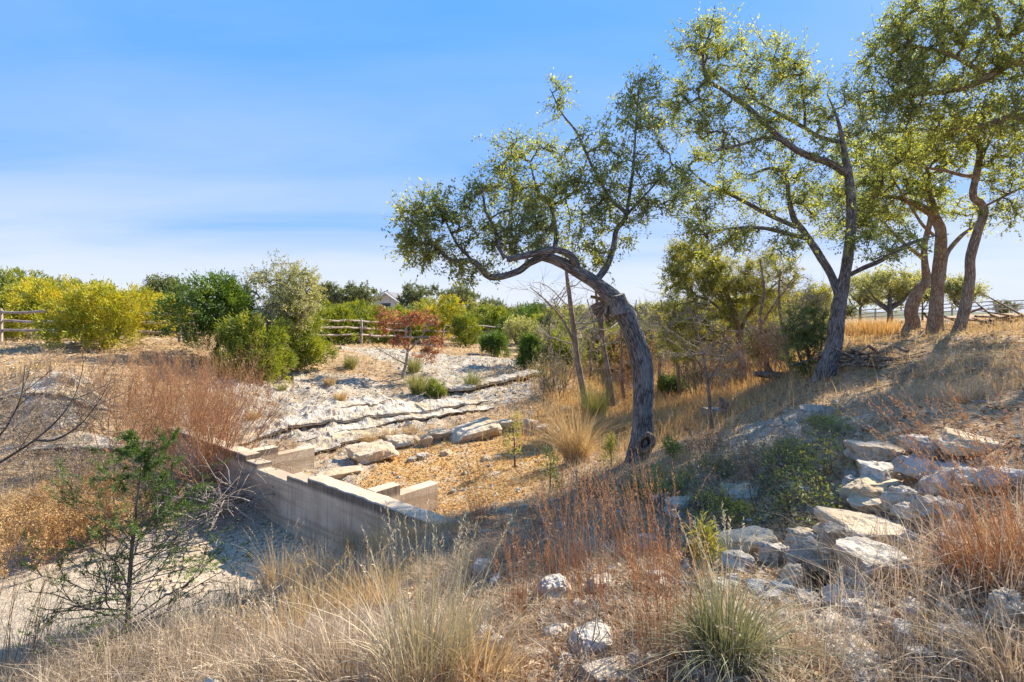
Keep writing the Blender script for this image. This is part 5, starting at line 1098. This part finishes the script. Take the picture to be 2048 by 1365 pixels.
for k in range(150): grow(rng, np.array([rng.normal() * .5, rng.normal() * .4, rng.uniform(-.02, .4)]), nrm(np.array([rng.normal(), rng.normal() * .7, rng.normal() * .45 + .1])), rng.uniform(.5, 1.0), rng.uniform(.005, .013), 1, out, up=-.35, wig=.3, ang=.7)
mb = MB(); tubes(mb, np.array([o[0] for o in out]), np.array([o[1] for o in out]), 5); mb.build('roots', M['grey_twig'], dr)['kind'] = 'stuff'
yl = G(500, 1052)[1]
log_piece('driftwood_pole', 'grey driftwood pole lying on the cracked mud by the dam', [[(440, 1072, 6), (480, 1060, 5.5), (522, 1050, 4)]], yl, 'grey_twig', 'driftwood', 9)
for i, (a, lab) in enumerate([([(1010, 1068), (1040, 1080), (1062, 1090)], 'pale broken stick on the slope above the red grass'), ([(1300, 1155), (1380, 1180), (1450, 1215)], 'long pale stick lying left of the charred stump'), ([(1480, 985), (1530, 960), (1580, 930)], 'grey stick leaning in the undergrowth'), ([(1790, 1235), (1850, 1210), (1890, 1165)], 'thin white twig on the bare soil by the rock stack')]):
    mb = MB(); q = np.array([G(*p) + np.array([0, 0, .03]) for p in a]); P_, R_ = resample(q, np.array([.016, .013, .005]) if i < 3 else np.array([.006, .005, .003]), .04); P_ = P_ + fbm(P_ * 9, 2, i)[:, None] * .01
    tubes(mb, P_ - q[0], R_, 7, cap=True); o = mb.build('stick', M['grey_twig']); o.location = q[0]; tag(o, lab, 'stick')

# ------------------------------------------------------------------ grass clumps
def clump(px, py, hpx, label, kind, seed, n=320, spread=.35, r=.10, lean=(0, 0), curl=.6, width=.006, seeds=0, hv=.35, name='grass_clump', group=None, tint=.5):
    g_ = G(px, py); me = grass_mesh(n, hpx * g_[1] / F, r, seed, spread, lean, width, curl, seeds, hv, tint_mu=tint)
    return place_mesh(name, me, kind, tuple(g_), label, 'grass', group)
TG = 'tan bunch grass on the near slope'; RD = 'red bluestem grass on the slope'
clump(845, 1355, 300, 'biggest green and tan bunch grass at the bottom left of centre', 'straw_green', 701, 520, .45, .2, (.02, 0), .7, .0048, 26, .45, group=TG)
clump(1455, 1325, 205, 'drooping blue green bunch grass at the bottom right of centre', 'tussock', 702, 900, .85, .11, (0, -.05), 1.1, .0052, 0, .3, group=TG, tint=.35)
clump(1440, 1250, 240, 'green grass with tall tan plumes behind the drooping clump', 'straw_green', 703, 45, .25, .10, (-.12, 0), .3, .006, 12, .3, group=TG)
clump(850, 1360, 170, 'grey matted thatch around the foot of the biggest clump', 'straw_grey', 7041, 620, 1.0, .25, group=TG, curl=1.1, width=.0045)
clump(700, 1365, 190, 'grey tan bunch grass left of the biggest clump', 'straw_grey', 704, 560, .7, .16, group=TG, curl=.9)
clump(960, 1365, 180, 'spreading tan grass right of the biggest clump', 'straw', 705, 260, .8, .12, (.2, 0), group=TG, curl=.8)
for i, (px, py, h, kind, lab) in enumerate([(560, 1185, 130, 'straw', 'tan tufted grass at the mud edge below the dam'), (640, 1165, 140, 'straw', 'tan tufted grass in front of the dam foot'), (715, 1115, 120, 'straw', 'tan grass hiding the near base of the dam'), (775, 1105, 130, 'straw', 'feathery tan grass left of the dam near end'), (835, 1080, 100, 'straw', 'tan grass at the near end of the dam wall'),
        (900, 1065, 70, 'straw', 'short tan grass just right of the dam end'), (480, 1235, 120, 'straw_grey', 'grey tan grass at the mud edge left of the dam foot'), (430, 1300, 130, 'straw_grey', 'grey grass tuft right of the young juniper'), (560, 1290, 140, 'straw', 'tan grass mound on the lower left slope'), (640, 1240, 130, 'straw', 'tan grass mound on the slope below the dam foot'), (740, 1220, 130, 'straw', 'light tan grass above the biggest clump'), (530, 1360, 130, 'straw_grey', 'grey dry grass at the bottom edge left of centre'),
        (800, 1160, 120, 'straw', 'tan grass on the slope just below the dam end'), (380, 1360, 110, 'straw_grey', 'grey dry grass at the bottom below the young juniper'), (870, 1150, 90, 'straw_grey', 'small grey tuft above the pale grey rock'), (610, 1350, 150, 'straw_grey', 'grey tan grass between the two bottom clumps'), (160, 1340, 110, 'straw_grey', 'grey dry tuft at the bottom left of the young juniper'), (320, 1290, 80, 'straw_grey', 'small grey tuft at the foot of the young juniper')]):
    clump(px, py, h * (.62 if py < 1170 else .95), lab, kind, 720 + i, 520, .6, .18, curl=.85, width=.0045, seeds=14, group=TG)
for i, (px, py, h, ln, lab) in enumerate([(1130, 1175, 230, (.02, 0), 'red grass stems left of the speckled boulder'), (1185, 1215, 260, (-.1, 0), 'tallest red grass in front of the speckled boulder'), (1090, 1095, 110, (0, 0), 'small red grass tuft above the angular cream stone'), (1270, 1130, 200, (-.12, 0), 'red grass in the middle of the slope'), (1310, 1180, 230, (-.15, 0), 'red grass left of the small cut stump'), (1340, 1280, 230, (-.1, 0), 'rusty grass left of the drooping clump'),
        (1040, 1225, 150, (0, 0), 'rust red grass right of the pale grey rock'), (1230, 1080, 150, (-.05, 0), 'red grass below the bent oak'), (1150, 1060, 130, (0, 0), 'short red grass at the upper middle of the slope'), (960, 1040, 120, (-.2, 0), 'arching red stems against the orange gravel'), (1280, 1330, 200, (-.05, 0), 'rusty stems at the bottom centre')]):
    clump(px, py, h * 1.1, lab, 'bluestem', 750 + i, 95, .16, .14, ln, .3, .0030, 40, .35, group=RD)
clump(1995, 1140, 360, 'tall red grass clump leaning left across the rock stack', 'bluestem', 770, 170, .22, .2, (-.42, .05), .3, .0030, 60, .4, group=RD)
clump(2045, 1130, 330, 'red grass clump at the right edge behind the leaning one', 'bluestem', 771, 120, .25, .2, (-.25, .1), .3, .0030, 40, .4, group=RD)
clump(1990, 1145, 110, 'curly dry thatch under the tall red grass', 'bluestem', 772, 420, 1.0, .2, (-.1, 0), 1.2, .006, 0, .3, group=RD, tint=.35)
clump(1830, 1180, 60, 'short curly red thatch beside the pitted boulder', 'bluestem', 773, 200, 1.0, .1, (0, 0), 1.2, .005, 0, .3, group=RD, tint=.4)
clump(1940, 800, 60, 'dark matted grass mound on the right slope', 'straw_grey', 774, 420, 1.1, .25, (-.1, 0), 1.2, .007, 0, .3, group=RD, tint=.25)
clump(1900, 1290, 120, 'tan grass fanning left at the lower right', 'straw', 775, 180, .9, .12, (.5, 0), 1.0, .005, 8, .3, group=TG)
clump(2030, 1345, 150, 'tan grass at the bottom right corner', 'straw_grey', 776, 340, .8, .14, (-.1, 0), 1.0, .0055, 8, .3, group=TG)
clump(1790, 1345, 100, 'thin dry grass at the bottom right beside the outcrop', 'straw_grey', 777, 220, .7, .14, (0, 0), .9, .005, 8, .3, group=TG)
clump(1600, 1350, 130, 'dry grass at the bottom between drooping clump and outcrop', 'straw_grey', 778, 300, .7, .16, (0, 0), .9, .005, 8, .3, group=TG)
clump(1152, 925, 130, 'round orange tan bunch grass left of the bent oak', 'straw', 779, 700, .65, .2, (-.1, 0), .8, .010, 0, .3)
clump(1190, 835, 90, 'pale green feathery grass between thin trunks and bent oak', 'nolina', 780, 420, .4, .3, (0, 0), .5, .010, 0, .3)
clump(30, 1365, 430, 'tall reddish stalks at the lower left corner', 'bluestem', 781, 50, .2, .2, (.25, 0), .3, .005, 14, .3)
clump(60, 1340, 130, 'pale frosted weed stems in the lower left corner', 'straw_grey', 782, 220, .6, .3, (0, 0), .6, .006, 20, .3)
for i, (px, py, h, n, lab, kd) in enumerate([(836, 790, 62, 520, 'large drooping yellow green tuft on the bank edge under the red oak', 'nolina'), (828, 745, 50, 300, 'yellow green tuft behind the red oak trunk', 'nolina'), (700, 738, 40, 320, 'green tuft high on the bank left of the red oak', 'nolina'), (945, 780, 50, 360, 'yellow green tuft above the right ledge', 'nolina'),
        (680, 800, 26, 200, 'dry brown tuft on the bare bank left of the red oak', 'straw'), (740, 888, 36, 260, 'round brown tuft at the left above the creek slabs', 'straw'), (780, 878, 32, 260, 'brown tuft above the square creek slab', 'straw'), (820, 868, 28, 200, 'small brown tuft behind the tipped slab', 'straw'), (505, 838, 26, 160, 'dry tuft left on the white bank', 'straw'), (660, 768, 26, 200, 'brown tuft high on the white bank', 'straw'), (775, 690, 26, 200, 'pale tuft behind the red oak', 'straw'), (560, 780, 18, 160, 'tiny green tuft on the white bank', 'nolina')]):
    clump(px, py, h, lab, kd, 800 + i, n, .75, .16, (0, 0), 1.0, .014, 0, .3, group='grass tufts on the far bank')
clump(1735, 672, 44, 'bright rust orange grass patch beyond the brush pile', 'weed', 783, 900, .3, .8, (0, 0), .4, .018, 0, .3)
clump(1775, 668, 36, 'smaller orange grass patch left of the leaning oak trunk', 'weed', 784, 700, .3, .7, (0, 0), .4, .018, 0, .3)
for i, (px, py, h, lab) in enumerate([(1165, 1345, 170, 'frosted white bare twigs at the bottom centre'), (1885, 1000, 120, 'bleached bare twig standing among the rock stack'), (1690, 790, 70, 'pale bare twigs at the forked oak base'), (75, 1360, 150, 'white bare twigs at the lower left corner'), (1480, 960, 110, 'grey bare twigs arching over the undergrowth'), (1830, 760, 50, 'dead twigs on the slope right of the brush pile'), (1990, 760, 60, 'dry bare weed on the right slope near the edge')]):
    g_ = G(px, py); bare_shrub('bare_twig_bush', lab, g_, h * g_[1] / F, 6, 870 + i, 'grey_twig', (0, 0), .35, 2, .005, .15, .55, ring=.04)
# orange weeds at the left
for i, (px, py, h, lab) in enumerate([(30, 1135, 140, 'fluffy orange weed clump at the left edge above the mud'), (90, 1120, 130, 'fluffy orange weed clump second from the left edge'), (150, 1085, 120, 'fluffy orange weed clump in the middle of the weed bank'), (210, 1065, 110, 'orange weed clump nearest the young juniper'), (60, 1060, 90, 'orange weed clump in the back row at left'), (130, 1020, 80, 'orange weed clump in the back row behind the middle one'), (200, 1000, 70, 'orange weed clump farthest back by the grey brush'), (270, 1040, 70, 'small orange weed clump right of the weed bank')]):
    g_ = G(px, py); bare_shrub('weed_clump', lab, g_, h * g_[1] / F * 1.1, 26, 830 + i, 'orange_twig', (0, 0), .3, 1, .004, .3, .4, cat='weeds', buds=('weed', 5200, .035, .014), group='orange dried weeds above the mud', ring=.3, split=(5, 8), ratio=.4)

# ------------------------------------------------------------------ ground cover
rng = np.random.default_rng(99)
def scatter(n, r0, r1, amax=46):
    r = np.exp(rng.uniform(math.log(r0), math.log(r1), n)); a = np.radians(rng.uniform(-amax, amax, n)); return r * np.sin(a), r * np.cos(a)
def dam_clear(x, y):
    s = (x - DA[0]) * DS[0] + (y - DA[1]) * DS[1]; n = (x - DA[0]) * DN[0] + (y - DA[1]) * DN[1]
    return ~((s > -.2) & (s < 9) & (n > -.05) & (n < .4))
def cover(name, label, cat, mat, n, r0, r1, dens, hfun, width, spread=.5, curl=.6, K=4):
    x, y = scatter(n, r0, r1); k = (rng.random(n) < dens(x, y)) & dam_clear(x, y); x = x[k]; y = y[k]; d = np.hypot(x, y)
    Hh = hfun(x, y) * rng.uniform(.5, 1.3, len(x)); a = rng.uniform(0, 6.28, len(x)); L = Hh * np.abs(rng.normal(size=len(x))) * spread
    mb = MB(); blades(mb, np.stack([x, y, H(x, y) - .01], 1), Hh, np.stack([np.cos(a) * L, np.sin(a) * L], 1), rng, width * np.maximum(1, d / 7), K, curl)
    o = mb.build(name, M[mat], smooth=False); o['kind'] = 'stuff'; o['label'] = label; o['category'] = cat; return o
def patch(x, y, sc, lo, hi, sd): return np.clip((fbm(np.stack([x, y, 0 * x], -1) * sc, 3, sd) - lo) / (hi - lo), 0, 1)
def bare(x, y): return np.clip(1 - samp(m_mud, x, y) * 1.5 - samp(m_grav, x, y) * 1.4 - samp(m_lime, x, y) * .7, 0, 1)
cover('dry_grass', 'short dry tan grass and thatch covering the near slope', 'grass', 'straw_grey', 140000, 1.6, 14, lambda x, y: bare(x, y) * (.12 + .88 * patch(x, y, .9, -.2, .5, 31)) * np.where((x > 1.0) & (y < 6.5), .22, 1), lambda x, y: .07 + .27 * patch(x, y, .9, -.3, .8, 33), .0045, .9, .9)
cover('straw_grass', 'pale straw grass on the banks and valley floor', 'grass', 'straw', 70000, 7, 48, lambda x, y: bare(x, y) * (.15 + .85 * patch(x, y, .6, -.2, .5, 41)), lambda x, y: .12 + .20 * patch(x, y, .5, -.3, .8, 43), .006, .7, .8)
cover('valley_grass', 'orange dry grass on the valley floor beyond the bent oak', 'grass', 'weed', 90000, 9, 34, lambda x, y: np.clip(samp(m_org, x, y) * 1.3, 0, 1) * (x > -1), lambda x, y: .28 + .28 * patch(x, y, .8, -.3, .8, 45), .006, .6, .7)
cover('rust_grass', 'thin rust coloured stems scattered over the near slope', 'grass', 'bluestem', 20000, 1.8, 14, lambda x, y: bare(x, y) * patch(x, y, .55, -.15, .5, 47) * (x > -1.2) * np.where((x > 1.6) & (y < 6), .35, 1), lambda x, y: .10 + .25 * patch(x, y, .9, -.3, .8, 49), .0035, .35, .4)
def litter(name, label, mat, n, r0, r1, dens, l, w):
    x, y = scatter(n, r0, r1); k = (rng.random(n) < dens(x, y)) & dam_clear(x, y); x = x[k]; y = y[k]; d = np.hypot(x, y)
    C = np.stack([x, y, H(x, y) + .006 + rng.random(len(x)) * .02], 1); a = rng.uniform(0, 6.28, len(x)); D = np.stack([np.cos(a), np.sin(a), rng.normal(size=len(x)) * .3], 1)
    mb = MB(); s = rng.uniform(.6, 1.4, len(x)) * np.maximum(1, d / 9); leaves(mb, C, D, l * s, w * s, rng, rng.random(len(x))); o = mb.build(name, M[mat], smooth=False); o['kind'] = 'stuff'; o['label'] = label; o['category'] = 'leaf litter'
litter('leaf_litter', 'brown oak leaf litter over the slope', 'litter', 90000, 1.5, 20, lambda x, y: bare(x, y) * np.where(x > -.8, .9, .25), .042, .018)
litter('creek_leaves', 'orange fallen leaves covering the creek gravel', 'litter_orange', 60000, 7, 18, lambda x, y: np.clip(samp(m_grav, x, y) * 1.2, 0, 1) + .1 * (samp(m_lime, x, y) > .3), .045, .02)
litter('straw_thatch', 'matted grey straw and broken stems on the near slope', 'straw_grey', 90000, 1.5, 13, lambda x, y: bare(x, y) * (.25 + .75 * patch(x, y, 1.1, -.3, .4, 61)) * np.where((x > 1.0) & (y < 6.5), .4, 1), .13, .004)
litter('rust_thatch', 'matted rusty dead grass on the near slope', 'bluestem', 32000, 1.5, 12, lambda x, y: bare(x, y) * patch(x, y, .8, -.1, .5, 63) * (x > -1), .10, .004)
litter('bank_thatch', 'dead straw and twigs over the far bank', 'straw', 40000, 10, 30, lambda x, y: bare(x, y) * .9, .09, .012)
# stone chips
x, y = scatter(26000, 1.6, 28); k = (rng.random(len(x)) < np.clip(.12 + samp(m_lime, x, y) * .7 + samp(m_grav, x, y) * .3 - samp(m_mud, x, y), 0, 1)) & dam_clear(x, y); x = x[k]; y = y[k]; n = len(x)
O8 = np.array([[1, 0, 0], [0, 1, 0], [-1, 0, 0], [0, -1, 0], [0, 0, .7], [0, 0, -.7]], float); s = np.exp(rng.normal(size=n) * .5) * .018 * np.maximum(1, np.hypot(x, y) / 9)
V = O8[None] * s[:, None, None] * rng.uniform(.6, 1.4, (n, 1, 3)) * (1 + rng.normal(size=(n, 6, 1)) * .2); a = rng.uniform(0, 6.28, n); ca, sa = np.cos(a)[:, None], np.sin(a)[:, None]
V = np.stack([V[..., 0] * ca - V[..., 1] * sa, V[..., 0] * sa + V[..., 1] * ca, V[..., 2]], -1) + np.stack([x, y, H(x, y) + s * .15], 1)[:, None]
tri = np.array([[0, 1, 4], [1, 2, 4], [2, 3, 4], [3, 0, 4], [1, 0, 5], [2, 1, 5], [3, 2, 5], [0, 3, 5]]); mb = MB(); mb.add(V, tris=(tri[None] + (np.arange(n) * 6)[:, None, None]).reshape(-1, 3))
o = mb.build('stone_chips', M['limestone'], smooth=False); o['kind'] = 'stuff'; o['label'] = 'scattered white limestone chips'; o['category'] = 'stones'
# cracked mud plates beside the dam
g0 = G(520, 1115); pts = []; xs = np.arange(-1.6, 1.6, .10)
cells = np.array([[x + rng.normal() * .05, y + rng.normal() * .05] for x in xs for y in xs])
mb = MB(); ang = np.arange(10) * 2 * math.pi / 10 + .1
for i, c_ in enumerate(cells):
    wx, wy = g0[0] + c_[0], g0[1] + c_[1]
    nn = (wx - DA[0]) * DN[0] + (wy - DA[1]) * DN[1]
    if nn > -.08 or samp(m_mud, wx, wy) < .35 or math.hypot(c_[0], c_[1]) > .95 + .5 * rng.random(): continue
    dl = cells - c_; dd = np.hypot(dl[:, 0], dl[:, 1]); nb = (dd > 1e-6) & (dd < .4); u = dl[nb] / dd[nb][:, None]; lim = dd[nb] / 2 - .004
    rad = np.array([np.min(np.where(u @ v > .05, lim / np.maximum(u @ v, .05), 9)) for v in np.stack([np.cos(ang), np.sin(ang)], 1)])
    ring = np.stack([np.cos(ang) * rad, np.sin(ang) * rad], 1) + [wx, wy]; zc = float(H(wx, wy)); tz = rng.normal() * .004
    topv = np.concatenate([np.c_[ring, np.full(10, zc + .022 + tz)], [[wx, wy, zc + .018 + tz]], np.c_[ring * 1.0, np.full(10, zc - .03)]])
    a = np.arange(10); b_ = (a + 1) % 10; mb.add(topv, tris=np.stack([a, b_, np.full(10, 10)], 1), quads=np.stack([a, a + 11, b_ + 11, b_], 1))
mudm = plain_mat('mud_plate', (.36, .28, .19), (.50, .40, .28), 10, .95); o = mb.build('cracked_mud', mudm, smooth=False); o['kind'] = 'stuff'; o['label'] = 'cracked dried mud plates at the foot of the dam'; o['category'] = 'mud'
# green sprouts on the mud
for i, (px, py, lab) in enumerate([(400, 1150, 'bright green sprouting weed on the shaded mud'), (440, 1125, 'green weed sprouts nearer the dam on the mud')]):
    g_ = G(px, py); bare_shrub('green_weed', lab, g_, .14, 26, 860 + i, 'twig', (0, 0), .8, 1, .002, .1, .6, cat='weeds', buds=('green_weed', 1500, .03, .012), group='green weeds on the mud', ring=.22)
